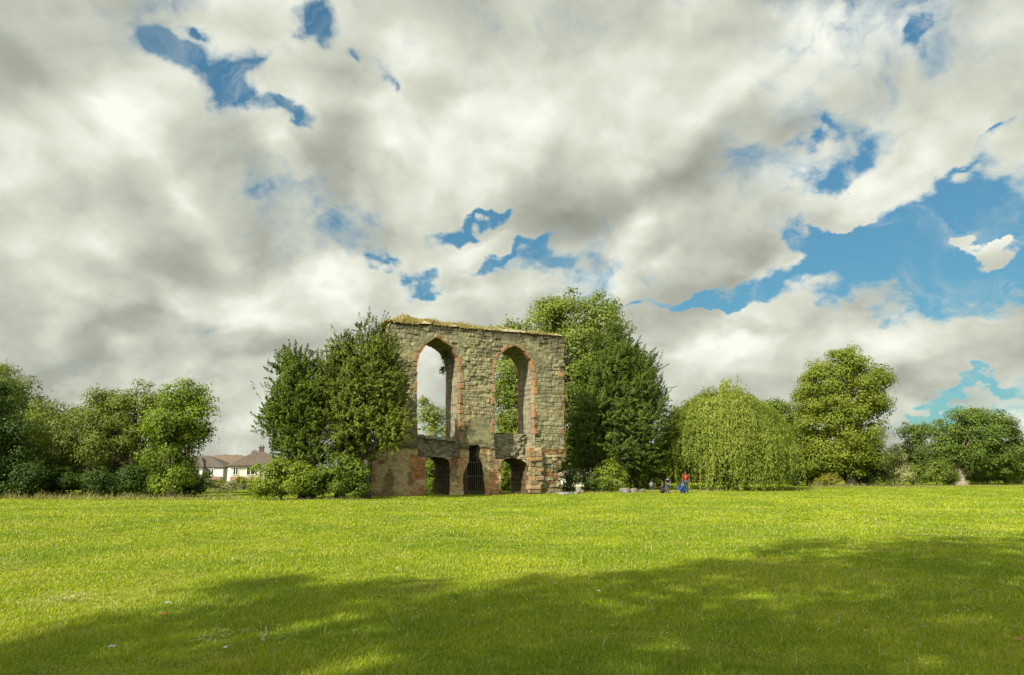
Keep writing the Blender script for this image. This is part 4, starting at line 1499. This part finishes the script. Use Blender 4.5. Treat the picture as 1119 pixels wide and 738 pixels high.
def hip_roof(mb, w, d, z0, z1, ov, col, ridge=None, y0=0.0, x0=0.0, th=.12):
    W_, D_ = w / 2 + ov, d / 2 + ov
    rl = max(.2, (w - d) / 2 if ridge is None else ridge / 2)
    V = [[-W_, -D_, z0], [W_, -D_, z0], [W_, D_, z0], [-W_, D_, z0], [-rl, 0, z1], [rl, 0, z1],
         [-W_, -D_, z0 - th], [W_, -D_, z0 - th], [W_, D_, z0 - th], [-W_, D_, z0 - th]]
    V = np.array(V, float) + np.array([x0, y0, 0])
    mb.add(V, [[0, 1, 5, 4], [1, 2, 5], [2, 3, 4, 5], [3, 0, 4], [6, 7, 1, 0], [7, 8, 2, 1], [8, 9, 3, 2], [9, 6, 0, 3], [9, 8, 7, 6]], col)


def place(mb, A, base):
    mb.V = [v @ A + base for v in mb.V]
    return mb


def house(name, label, px, D, rot, w, d, he, hr, colw, colr, windows=(), bays=(), lean=(), chim=(), doors=(), group=None):
    b = at(px, 530, D)
    base = np.array([b[0], b[1], gz(b[0], b[1]) - .05])
    A = rotz(rot)
    root = thing(name, base, label, 'house', group)

    def fin(mb, nm, mat, par):
        return place(mb, A, np.zeros(3)).build(nm, mat, par)
    mb = MB()
    mb.box((0, 0, he / 2), (w, d, he), None, colw)
    for (bx, bw, bd, bh, rz) in bays:
        mb.box((bx, -d / 2 - bd / 2 + .003, bh / 2), (bw, bd, bh), None, np.array(colw) * .98)
    fin(mb, 'wall', M_PAINT, root)
    mb = MB()
    hip_roof(mb, w, d, he, hr, .4, colr)
    rf = fin(mb, 'roof', M_TILE, root)
    for (bx, bw, bd, bh, rz) in bays:
        mb = MB()
        dd = bd + d * .5
        hip_roof(mb, bw, dd, bh, rz, .35, np.array(colr) * .95, ridge=.3, y0=-d / 2 - bd + dd / 2, x0=bx)
        fin(mb, 'bay_roof', M_TILE, root)
    for (cx, cy, ch) in chim:
        mb = MB()
        mb.box((cx, cy, hr - .6 + ch / 2), (.9, .6, ch + 1.0), None, (.10, .060, .042))
        mb.box((cx, cy, hr + ch - .02), (1.05, .75, .16), None, (.10, .07, .05))
        for q in (-.25, .25):
            mb.tube([(cx + q, cy, hr + ch), (cx + q, cy, hr + ch + .4)], .11, 8, (.13, .075, .05))
        fin(mb, 'chimney', M_TILE, rf)
    for (face, u, z, ww, hh) in windows:
        # face: front, left or bay; frame of four bars and a mullion round a dark pane
        if face == 'left':
            n_, t_, o_ = np.array([-1, 0, 0]), np.array([0, -1, 0]), np.array([-w / 2, 0, 0])
        elif face == 'right':
            n_, t_, o_ = np.array([1, 0, 0]), np.array([0, 1, 0]), np.array([w / 2, 0, 0])
        else:
            dep = -d / 2 - (bays[int(face[3:])][2] if face.startswith('bay') else 0)
            n_, t_, o_ = np.array([0, -1, 0]), np.array([1, 0, 0]), np.array([0, dep, 0])
        ax = np.array([t_, n_, [0, 0, 1]], float)
        c = o_ + t_ * u + np.array([0, 0, z])
        f = MB()
        for sx in (-1, 0, 1):
            f.box(c + t_ * sx * ww / 2 + n_ * .04, (.09, .10, hh + .09), ax, (.66, .65, .62))
        for sz in (-1, 1):
            f.box(c + np.array([0, 0, sz * hh / 2]) + n_ * .05, (ww + .16, .12, .09), ax, (.66, .65, .62))
        fr = fin(f, 'window', M_PAINT, root)
        g = MB()
        g.box(c + n_ * .012, (ww, .02, hh), ax)
        fin(g, 'pane', M_GLASS, fr)
    for (x0, x1, dep, z0, z1, cl) in lean:
        mb = MB()
        V = np.array([[x0, -d / 2 + .01, z1], [x1, -d / 2 + .01, z1], [x1, -d / 2 - dep, z0], [x0, -d / 2 - dep, z0]])
        V = np.concatenate([V, V - np.array([0, 0, .12])])
        mb.add(V, [[0, 3, 2, 1], [4, 5, 6, 7], [3, 7, 6, 2], [0, 4, 7, 3], [1, 2, 6, 5], [0, 1, 5, 4]], cl)
        fin(mb, 'porch_roof', M_TILE, root)
        for q in (x0 + .1, x1 - .1):
            mb = MB()
            mb.box((q, -d / 2 - dep + .1, z0 / 2 - .06), (.12, .12, z0 - .1), None, (.6, .59, .55))
            fin(mb, 'porch_post', M_PAINT, root)
    for (u, ww, hh) in doors:
        mb = MB()
        mb.box((u, -d / 2 - .04, hh / 2), (ww, .08, hh), None, (.10, .08, .07))
        fin(mb, 'door', M_PAINT, root)
    return root


WHITE_W, CREAM_W = (.47, .455, .42), (.52, .47, .40)
TILE_BR, TILE_RD = (.068, .056, .046), (.078, .060, .047)
house('semi_detached_house', 'white house with brown hipped roof and projecting bay, half hidden by the yellow-green tree', 219, 135, R(4), 11.0, 8.5, 4.75, 6.9, WHITE_W, TILE_BR,
      windows=[('bay0', .6, 3.7, 1.7, 1.2), ('front', 3.3, 3.85, 1.0, 1.0), ('front', 4.5, 1.3, 1.7, 1.5), ('right', -1.5, 3.7, .9, 1.1), ('right', 1.6, 3.7, .9, 1.1), ('bay0', .6, 1.25, 1.8, 1.4)],
      bays=[(.6, 3.0, 1.1, 4.75, 6.6)], lean=[(2.3, 5.4, 1.0, 2.45, 2.95, (.12, .08, .06)), (-1.2, 2.1, 2.2, 2.25, 2.7, (.20, .22, .16))], chim=[(-3.0, 0, .8)], group='houses beyond the meadow')
house('semi_detached_house', 'white house with a sharp-cornered hipped roof and brick chimney, left of the laurel', 281, 128, R(25), 10.0, 8.2, 4.7, 7.2, CREAM_W, TILE_RD,
      windows=[('front', -4.1, 3.7, .8, 1.3), ('front', -1.6, 3.7, 1.4, 1.3), ('left', 1.2, 3.8, .55, 1.1), ('front', -2.0, 1.3, 1.8, 1.5), ('left', -.8, 1.2, 1.2, 1.4)],
      lean=[(-4.9, -.4, 1.2, 2.2, 2.75, (.17, .10, .075))], chim=[(.4, .4, .9)], doors=[(-4.1, .9, 2.05)], group='houses beyond the meadow')
house('terraced_house', 'house with a long plain brown ridge roof behind and between the two white houses', 248, 158, R(2), 13.5, 8, 5.2, 7.7, (.62, .58, .50), (.10, .07, .05),
      windows=[('front', 2, 4.1, 1.2, 1.2), ('front', -3, 4.1, 1.2, 1.2)], chim=[(5.6, 0, .8)], group='houses beyond the meadow')
house('detached_house', 'house glimpsed through the left-hand trees, with a red roof and white wall', 133, 120, R(-6), 8, 7, 4.6, 6.8, WHITE_W, (.17, .085, .06),
      windows=[('front', -1.8, 3.6, 1.3, 1.2), ('front', 1.8, 3.6, 1.3, 1.2), ('front', 1.8, 1.3, 1.3, 1.3)], chim=[(1.5, 0, .8)], group='houses beyond the meadow')
house('low_outbuilding', 'low building with pale pinkish roof glimpsed right of the ruin under the dark evergreen', 640, 105, R(12), 9, 6, 1.7, 2.75, (.55, .52, .47), (.24, .18, .165), windows=[('front', -1.5, 1.0, 1.1, .8)])

# garden shrubs in front of the houses
for (x, y, rx, ry, D, ca, cb, lab, sd_) in [
        (262, 527, 6, 8, 96, (.13, .15, .010), (.21, .21, .02), 'small yellow-green tree before the sharp-cornered white house', 61),
        (240, 530, 9, 7, 90, (.11, .13, .014), (.18, .19, .03), 'pale yellow-green garden shrub before the house with the bay', 62),
        (251, 531, 8, 6, 86, (.17, .17, .09), (.26, .24, .13), 'whitish flowering garden shrub between the two white houses', 63),
        (270, 533, 9, 6, 84, (.07, .085, .03), (.13, .13, .06), 'dull green garden shrub at the left end of the laurel', 64),
        (245, 538, 22, 5, 62, (.07, .085, .02), (.13, .135, .04), 'long low olive hedge at the far edge of the meadow before the houses', 65),
        (226, 531, 8, 9, 88, (.05, .075, .014), (.09, .12, .022), 'dark garden shrub below the bay window of the left house', 66)]:
    tree('garden_shrub', lab, 'shrub', D, [(x, y, rx, ry), (x + rx * .6, y + 2, rx * .6, ry * .7)], P_(.55, .22, .8, ca, cb, core=.5, zmin=.02), dict(x=x, r=.05, limbs=6), 'garden shrubs before the houses', part='foliage', seed=sd_)

# ------------------------------------------------------------------ the party under the willow
def skin_mesh(name, verts, radii, edges, mat, parent, col, sub=1, root_i=0):
    me = bpy.data.meshes.new(name)
    me.from_pydata([tuple(map(float, v)) for v in verts], edges, [])
    ca = me.color_attributes.new('col', 'FLOAT_COLOR', 'POINT')
    ca.data.foreach_set('color', np.tile(np.array([*col, 1.], np.float32), len(verts)))
    o = bpy.data.objects.new(name, me)
    COL.objects.link(o)
    o.parent = parent
    m = o.modifiers.new('skin', 'SKIN')
    m.use_smooth_shade = True
    for i, r in enumerate(radii):
        rr = r if isinstance(r, (tuple, list)) else (r, r)
        me.skin_vertices[0].data[i].radius = rr
    me.skin_vertices[0].data[root_i].use_root = True
    s_ = o.modifiers.new('subdivision', 'SUBSURF')
    s_.levels = s_.render_levels = sub
    # the grown surface is stored as plain mesh
    dg = bpy.context.evaluated_depsgraph_get()
    ev = o.evaluated_get(dg)
    m2 = bpy.data.meshes.new_from_object(ev)
    o.modifiers.clear()
    o.data = m2
    if 'col' in m2.color_attributes:
        m2.color_attributes.remove(m2.color_attributes['col'])
    c2 = m2.color_attributes.new('col', 'FLOAT_COLOR', 'POINT')
    c2.data.foreach_set('color', np.tile(np.array([*col, 1.], np.float32), len(m2.vertices)))
    m2.materials.clear()
    m2.materials.append(mat)
    m2.polygons.foreach_set('use_smooth', np.ones(len(m2.polygons), bool))
    return o


STAND = dict(pelvis=(0, 0, .95), spine=(0, -.01, 1.13), chest=(0, 0, 1.33), neck=(0, .01, 1.48), jaw=(0, -.015, 1.555), head=(0, -.005, 1.65), crown=(0, 0, 1.72),
             shL=(-.175, 0, 1.42), elL=(-.235, .02, 1.15), wrL=(-.25, -.05, .92), haL=(-.25, -.08, .84),
             shR=(.175, 0, 1.42), elR=(.235, .02, 1.15), wrR=(.25, -.05, .92), haR=(.25, -.08, .84),
             hiL=(-.09, 0, .90), knL=(-.105, -.015, .50), anL=(-.11, .03, .09), toL=(-.12, -.13, .04),
             hiR=(.09, 0, .90), knR=(.105, -.015, .50), anR=(.11, .03, .09), toR=(.12, -.13, .04))
CROUCH = dict(pelvis=(0, .16, .30), spine=(0, .07, .45), chest=(0, -.08, .60), neck=(0, -.20, .68), jaw=(0, -.27, .70), head=(0, -.30, .78), crown=(0, -.31, .86),
              shL=(-.17, -.12, .63), elL=(-.22, -.30, .44), wrL=(-.15, -.44, .24), haL=(-.13, -.49, .16),
              shR=(.17, -.12, .63), elR=(.22, -.30, .44), wrR=(.15, -.44, .24), haR=(.13, -.49, .16),
              hiL=(-.10, .14, .28), knL=(-.15, -.24, .34), anL=(-.14, .02, .08), toL=(-.15, -.14, .04),
              hiR=(.10, .14, .28), knR=(.15, -.24, .34), anR=(.14, .02, .08), toR=(.15, -.14, .04))
SIT = dict(pelvis=(0, .05, .13), spine=(0, .09, .32), chest=(0, .05, .52), neck=(0, .01, .67), jaw=(0, -.04, .735), head=(0, -.04, .83), crown=(0, -.03, .90),
           shL=(-.17, .03, .60), elL=(-.24, -.14, .40), wrL=(-.14, -.34, .36), haL=(-.08, -.40, .36),
           shR=(.17, .03, .60), elR=(.24, -.14, .40), wrR=(.14, -.34, .36), haR=(.08, -.40, .36),
           hiL=(-.09, .02, .12), knL=(-.14, -.36, .42), anL=(-.13, -.58, .08), toL=(-.14, -.74, .04),
           hiR=(.09, .02, .12), knR=(.14, -.36, .42), anR=(.13, -.58, .08), toR=(.14, -.74, .04))
BEND = dict(STAND)
BEND.update(spine=(0, -.04, 1.12), chest=(0, -.14, 1.28), neck=(0, -.21, 1.40), jaw=(0, -.27, 1.45), head=(0, -.28, 1.54), crown=(0, -.28, 1.61),
            shL=(-.175, -.16, 1.36), elL=(-.25, -.22, 1.10), wrL=(-.20, -.40, .95), haL=(-.18, -.46, .90),
            shR=(.175, -.16, 1.36), elR=(.25, -.22, 1.10), wrR=(.20, -.40, .95), haR=(.18, -.46, .90))
RAD = dict(pelvis=(.15, .11), spine=(.125, .095), chest=(.15, .10), neck=.052, jaw=(.062, .068), head=(.078, .092), crown=(.05, .06),
           sh=.060, el=.042, wr=.030, ha=(.038, .018), hi=.088, kn=.058, an=.040, to=.036)
LINKS = [('pelvis', 'spine'), ('spine', 'chest'), ('chest', 'neck'), ('neck', 'jaw'), ('jaw', 'head'), ('head', 'crown')] + \
        [q for s_ in 'LR' for q in (('chest', 'sh' + s_), ('sh' + s_, 'el' + s_), ('el' + s_, 'wr' + s_), ('wr' + s_, 'ha' + s_), ('pelvis', 'hi' + s_), ('hi' + s_, 'kn' + s_), ('kn' + s_, 'an' + s_), ('an' + s_, 'to' + s_))]


def rad_of(k):
    return RAD[k] if k in RAD else RAD[k[:2]]


def person(label, px, D, face, pose, height, top, legs, hair, sleeves='el', skin=(.16, .085, .055), leg_end='an', stripe=None, child=False, emblem=None):
    b = at(px, 538, D)
    base = np.array([b[0], b[1], gz(b[0], b[1])])
    root = thing('person', base, label, 'person')
    root.rotation_euler = (0, 0, face)
    k = height / 1.75
    hk = 1.25 if child else 1.0
    J = {n: np.array(v) for n, v in pose.items()}
    names = list(J)
    V = [J[n] for n in names]
    Rr = [rad_of(n) for n in names]
    E = [(names.index(a), names.index(c)) for a, c in LINKS]
    if child:
        Rr = [tuple(q * hk for q in r) if n in ('head', 'jaw', 'crown') else r for n, r in zip(names, Rr)]
    # nose, ears and fingers grow from the same skeleton
    hd, jw, cr = J['head'], J['jaw'], J['crown']
    upv = nrm(cr - jw)
    fw = nrm(np.array([0, -1., 0]) - upv * np.dot(np.array([0, -1., 0]), upv))
    V.append(hd + fw * .105 * hk - upv * .03)
    Rr.append(.014)
    E.append((names.index('head'), len(V) - 1))
    for sx in (-1, 1):
        V.append(hd + np.array([sx * .092 * hk, .01, -.02]))
        Rr.append((.014, .02))
        E.append((names.index('head'), len(V) - 1))
    for s_, sg in (('L', -1), ('R', 1)):
        h_, w_ = J['ha' + s_], J['wr' + s_]
        dv = nrm(h_ - w_)
        sd2 = nrm(np.cross(dv, np.array([0.3 * sg, 1., .1])))
        for fi, (o_, ln) in enumerate(((-.028, .066), (-.010, .078), (.010, .072), (.028, .056))):
            a = h_ + sd2 * o_ + dv * .02
            V.append(a)
            Rr.append(.0095)
            E.append((names.index('ha' + s_), len(V) - 1))
            V.append(a + dv * ln * .6 + np.array([0, -.012, 0]))
            Rr.append(.0085)
            E.append((len(V) - 2, len(V) - 1))
            V.append(a + dv * ln + np.array([0, -.030, 0]))
            Rr.append(.007)
            E.append((len(V) - 2, len(V) - 1))
        V.append(w_ + dv * .035 + sd2 * -.042)
        Rr.append(.011)
        E.append((names.index('wr' + s_), len(V) - 1))
        V.append(w_ + dv * .075 + sd2 * -.058 + np.array([0, -.012, 0]))
        Rr.append(.009)
        E.append((len(V) - 2, len(V) - 1))
    sc = np.array([k, k, k])
    Vk = [np.array(v) * sc for v in V]
    Rk = [tuple(q * k for q in r) if isinstance(r, tuple) else r * k for r in Rr]
    skin_mesh('body', Vk, Rk, E, M_SKIN, root, skin)

    def garment(nm, keys, links, grow, col):
        vs = [J[n] * k for n in keys]
        rs = []
        for n in keys:
            r = rad_of(n)
            rs.append(tuple((q + grow) * k for q in r) if isinstance(r, tuple) else (r + grow) * k)
        es = [(keys.index(a), keys.index(c)) for a, c in links]
        return skin_mesh(nm, vs, rs, es, M_CLOTH, root, col)
    nk = J['chest'] + (J['neck'] - J['chest']) * .72
    J['col'] = nk
    RAD['col'] = .075
    J['hem'] = J['pelvis'] + (J['spine'] - J['pelvis']) * -.12
    RAD['hem'] = (.15, .115)
    tk = ['hem', 'spine', 'chest', 'col'] + ['sh' + s_ for s_ in 'LR'] + ['el' + s_ for s_ in 'LR'] + (['wr' + s_ for s_ in 'LR'] if sleeves == 'wr' else [])
    tl = [('hem', 'spine'), ('spine', 'chest'), ('chest', 'col')] + [q for s_ in 'LR' for q in ([('chest', 'sh' + s_), ('sh' + s_, 'el' + s_)] + ([('el' + s_, 'wr' + s_)] if sleeves == 'wr' else []))]
    shirt = garment('shirt', tk, tl, .018, top)
    lk = ['pelvis'] + [a + s_ for a in (('hi', 'kn', 'an') if leg_end == 'an' else ('hi', 'kn')) for s_ in 'LR']
    ll = [q for s_ in 'LR' for q in ([('pelvis', 'hi' + s_), ('hi' + s_, 'kn' + s_)] + ([('kn' + s_, 'an' + s_)] if leg_end == 'an' else []))]
    garment('trousers' if leg_end == 'an' else 'shorts', lk, ll, .016, legs)
    mb = MB()
    mb.blob((hd + upv * .03 - fw * .022) * k, np.array([.098, .108, .105]) * k * hk, hair, 12, 8, .12, 3)
    mb.build('hair', M_CLOTH, root, None, True)
    for s_ in 'LR':
        mb = MB()
        a, t_ = J['an' + s_], J['to' + s_]
        mb.blob(((a + t_) / 2 * k)[:2].tolist() + [.045 * k], (.052 * k, .14 * k, .05 * k), (.05, .045, .045), 10, 6)
        mb.build('shoe', M_CLOTH, root, None, True)
    for sx in (-1, 1):
        mb = MB()
        mb.blob((hd + fw * .088 * hk + np.array([sx * .032 * hk, 0, 0]) - upv * .0) * k, .011 * k * hk, (.03, .025, .02), 6, 4)
        mb.build('eye', M_SKIN, root, None, True)
    if stripe is not None:
        mb = MB()
        c_ = (J['chest'] * .55 + J['col'] * .45) * k
        mb.tube([c_ - np.array([0, 0, .03 * k]), c_ + np.array([0, 0, .025 * k])], [.178 * k, .165 * k], 14, stripe)
        o_ = mb.build('shirt_stripe', M_CLOTH, shirt, None, True)
        o_.scale = (1, .74, 1)
        o_.location = (0, c_[1] * .26, 0)
    if emblem is not None:
        mb = MB()
        mb.box((J['chest'] + np.array([0, -.122, -.05])) * k, np.array([.06, .02, .10]) * k, None, emblem)
        mb.build('shirt_print', M_CLOTH, shirt)
    return root


person('person standing upright in a red top and dark jeans, rightmost of the party', 750, 50, R(-6), STAND, 1.56, (.16, .020, .010), (.025, .035, .07), (.02, .015, .012), 'el', (.12, .065, .045), emblem=(.3, .25, .2))
person('person crouching in a bright blue jacket in front of the one in red', 746.2, 49.2, R(-62), CROUCH, 1.55, (.010, .070, .22), (.012, .055, .17), (.03, .02, .015), 'wr')
person('person leaning forward in a navy shirt with a pale band across the shoulders', 729.3, 50, R(12), BEND, 1.27, (.014, .017, .04), (.06, .095, .12), (.03, .022, .018), 'el', (.15, .08, .055), 'kn', stripe=(.32, .32, .34))
person('person sitting low on the grass in dark clothes, left of the one in navy', 724.0, 49.3, R(38), SIT, 1.45, (.025, .022, .028), (.03, .027, .03), (.05, .035, .025), 'wr')
person('small child in a pale blue shirt and dark shorts, leftmost of the party', 712.2, 50, R(20), STAND, .88, (.16, .19, .26), (.012, .03, .035), (.03, .02, .015), 'el', (.16, .085, .055), 'kn', child=True)

# ------------------------------------------------------------------ stones, scraps and flowers
def stone(label, px, D, dims, col, group, seed, dz=0.0):
    r_ = np.random.default_rng(seed)
    b = at(px, 538, D)
    base = np.array([b[0], b[1], gz(b[0], b[1])])
    mb = MB()
    mb.box((0, 0, dims[2] * .40), dims, rotz(r_.uniform(0, 3)), col, min(dims) * .10, .88)
    o = mb.build('fallen_stone', M_STONE, None)
    o.location = base
    bv = o.modifiers.new('bevel', 'BEVEL')
    bv.width, bv.segments = min(dims) * .18, 2
    tag(o, label, 'stone', group)


ft = 'stones fallen at the foot of the ruin'
stone('flat whitish slab lying at the right-hand foot of the ruin, leftmost of the fallen stones', 613.5, 49.0, (.55, .5, .18), (0.171, 0.167, 0.147), ft, 1)
stone('long flat white slab lying before the pale-flecked bush', 620.5, 49.3, (.75, .45, .15), (0.184, 0.181, 0.164), ft, 2)
stone('pale upright block right of the pale-flecked bush', 632.5, 50.6, (.42, .4, .5), (0.157, 0.157, 0.143), ft, 3)
stone('small orange-tinted stone lying beside the pale upright block', 635.6, 50.2, (.28, .26, .30), (0.143, 0.102, 0.061), ft, 4)
stone('low pale stone at the foot of the pale upright block', 630.5, 49.8, (.4, .35, .2), (0.164, 0.161, 0.136), ft, 5)
gs = 'grey stones at the meadow edge left of the party'
for i, (px, D, dm, c, lab) in enumerate([
        (679.5, 51.5, (.3, .35, .36), (0.116, 0.106, 0.086), 'thin upright grey stone, leftmost of the grey stones left of the party'),
        (683.6, 51.0, (.5, .45, .42), (0.136, 0.133, 0.123), 'largest pale grey block among the stones left of the party'),
        (688.3, 51.4, (.4, .4, .3), (0.113, 0.099, 0.075), 'brownish block between the pale grey block and the cream-topped stone'),
        (692.4, 51.2, (.55, .4, .38), (0.130, 0.116, 0.092), 'cream-topped broad stone among the grey stones left of the party'),
        (695.6, 51.5, (.3, .3, .26), (0.092, 0.086, 0.068), 'small dark grey stone, rightmost of the grey stones left of the party'),
        (702.5, 51.8, (.35, .3, .28), (0.113, 0.109, 0.086), 'low mossy stone between the other grey stones and the child')]):
    stone(lab, px, D, dm, c, gs, 20 + i)


def ground_px(px, py):
    d = ray(px, py)
    k = -CAMZ / d[2]
    for _ in range(4):
        z = gz(d[0] * k, d[1] * k)
        k = (z - CAMZ) / d[2]
    return np.array([d[0] * k, d[1] * k, CAMZ + d[2] * k])


def scrap(name, label, cat, px, py, shape, col, group=None, lift=.045, seed=0):
    """a crumpled thin piece lying on the grass tips"""
    r_ = np.random.default_rng(seed)
    b = ground_px(px, py)
    n = 7
    u, v = np.meshgrid(np.linspace(-.5, .5, n), np.linspace(-.5, .5, n))
    z = (fbm(u * 3 + seed, v * 3, seed=seed) - .5) * shape[2] + lift
    a = r_.uniform(0, 3.1)
    edge = 1 - .25 * np.abs(u * 2) ** 2 if cat == 'leaf' else 1
    X, Y = u * shape[0], v * shape[1] * edge
    V = np.stack([X * math.cos(a) - Y * math.sin(a), X * math.sin(a) + Y * math.cos(a), z], -1).reshape(-1, 3)
    V = V + r_.normal(0, .0015, V.shape)
    Fc = [[j * n + i, j * n + i + 1, (j + 1) * n + i + 1, (j + 1) * n + i] for j in range(n - 1) for i in range(n - 1)]
    o = mesh_obj(name, V, Fc, M_PAPER, None, np.broadcast_to(np.array(col), (len(V), 3)), True)
    o.location = b
    s_ = o.modifiers.new('thickness', 'SOLIDIFY')
    s_.thickness = .002
    tag(o, label, cat, group)


scrap('paper_scrap', 'small crumpled white paper scrap in the grass at the left, above an orange leaf', 'litter', 182, 664, (.07, .06, .05), (.36, .36, .40), None, .06, 1)
scrap('dead_leaf', 'orange-brown dead leaf just below the white paper scrap', 'leaf', 180, 675, (.075, .05, .03), (.30, .11, .035), None, .05, 2)
scrap('paper_scrap', 'pale bluish paper scrap near the bottom left edge of the grass', 'litter', 122, 713, (.06, .03, .03), (.20, .23, .24), None, .055, 3)
scrap('paper_scrap', 'white scrap in the shade right of the middle of the meadow', 'litter', 654, 650, (.055, .04, .03), (.45, .45, .43), None, .055, 4)
scrap('paper_scrap', 'tiny grey-white scrap just above the white scrap in the shade', 'litter', 646, 634, (.05, .03, .02), (.36, .36, .33), None, .055, 5)
scrap('paper_scrap', 'pale grey scrap beside the bare earth at the bottom left', 'litter', 246, 713, (.06, .04, .03), (.38, .38, .38), None, .045, 6)
scrap('dead_leaf', 'brown dead leaf in the shade at the right edge of the meadow', 'leaf', 1112, 704, (.09, .06, .03), (.30, .14, .06), None, .05, 7)
scrap('dead_leaf', 'greyish curled leaf on the sunlit grass left of the middle', 'leaf', 256, 614, (.10, .06, .03), (.45, .42, .33), None, .06, 8)


def twig(name, label, cat, p0, p1, r, col, seed, upright=False):
    r_ = np.random.default_rng(seed)
    a = ground_px(*p0)
    b = ground_px(*p1)
    if upright:
        b = a + np.array([.02, .0, .14])
    t = np.linspace(0, 1, 6)[:, None]
    P = (b - a) * t + r_.normal(0, .006, (6, 3)) + np.array([0, 0, .03 if upright else .055])
    mb = MB()
    mb.tube(P, r * np.linspace(1, .6, 6), 6, col)
    o = mb.build(name, M_PAPER, None, None, True)
    o.location = a
    tag(o, label, cat)


twig('feather', 'thin white feather standing up out of the grass near the bottom left', 'feather', (288, 705), (287, 694), .004, (.5, .5, .45), 3, True)
twig('dry_stick', 'pale straw-coloured stick lying on the sunlit grass at the left', 'stick', (70, 660), (90, 651), .008, (.55, .50, .30), 4)


def straw_patch():
    r_ = np.random.default_rng(9)
    P, n = [], 500
    for (px, py, rad, k) in ((78, 657, .22, 160), (50, 661, .2, 60), (112, 612, .3, 60), (260, 702, .3, 120), (620, 588, .4, 60), (300, 640, .2, 40)):
        b = ground_px(px, py)
        q = b + np.stack([r_.normal(0, rad, k), r_.normal(0, rad * .8, k), np.zeros(k)], 1)
        P.append(q)
    P = np.concatenate(P)
    n = len(P)
    o = blades('dry_straw', P + np.array([0, 0, .05]), np.stack([r_.normal(0, 1, n), r_.normal(0, 1, n), r_.uniform(0, .3, n)], 1), r_.uniform(.05, .12, n), .0028,
               np.array((.50, .44, .22)) * r_.uniform(.6, 1.1, (n, 1)), M_GRASS, None, None, .4, r_)
    tag(o, 'bleached cut straw lying in wisps on the grass', 'straw', None, 'stuff')


straw_patch()


def clover():
    r_ = np.random.default_rng(12)
    n = 3000
    y = 7 + 38 * r_.random(n) ** 1.1
    x = r_.uniform(-1, 1, n) * (.8 * y)
    k = fbm(x * .35, y * .35, octs=4, seed=19) + .08 * sst(-5, 15, x) > .57
    x, y = x[k], y[k]
    n = len(x)
    z = ground_z(x, y) + .05 + .03 * r_.random(n)
    s_ = np.minimum(.005 + .00036 * y, .014) * r_.uniform(.7, 1.2, n)
    o6 = np.array([[1, 0, 0], [-1, 0, 0], [0, 1, 0], [0, -1, 0], [0, 0, 1], [0, 0, -1]], float)
    V = np.stack([x, y, z], 1)[:, None, :] + o6[None] * s_[:, None, None]
    f8 = np.array([[0, 2, 4], [2, 1, 4], [1, 3, 4], [3, 0, 4], [2, 0, 5], [1, 2, 5], [3, 1, 5], [0, 3, 5]])
    Fc = (np.arange(n)[:, None, None] * 6 + f8[None]).reshape(-1, 3)
    c = np.where(r_.random((n, 1)) < .82, np.array((.42, .43, .34)), np.array((.45, .38, .03)))
    o = mesh_obj('clover_flowers', V.reshape(-1, 3), Fc, M_PAPER, None, np.repeat(c, 6, 0), True)
    tag(o, 'tiny white clover heads and yellow flowers dotted over the meadow', 'flowers', None, 'stuff')


clover()
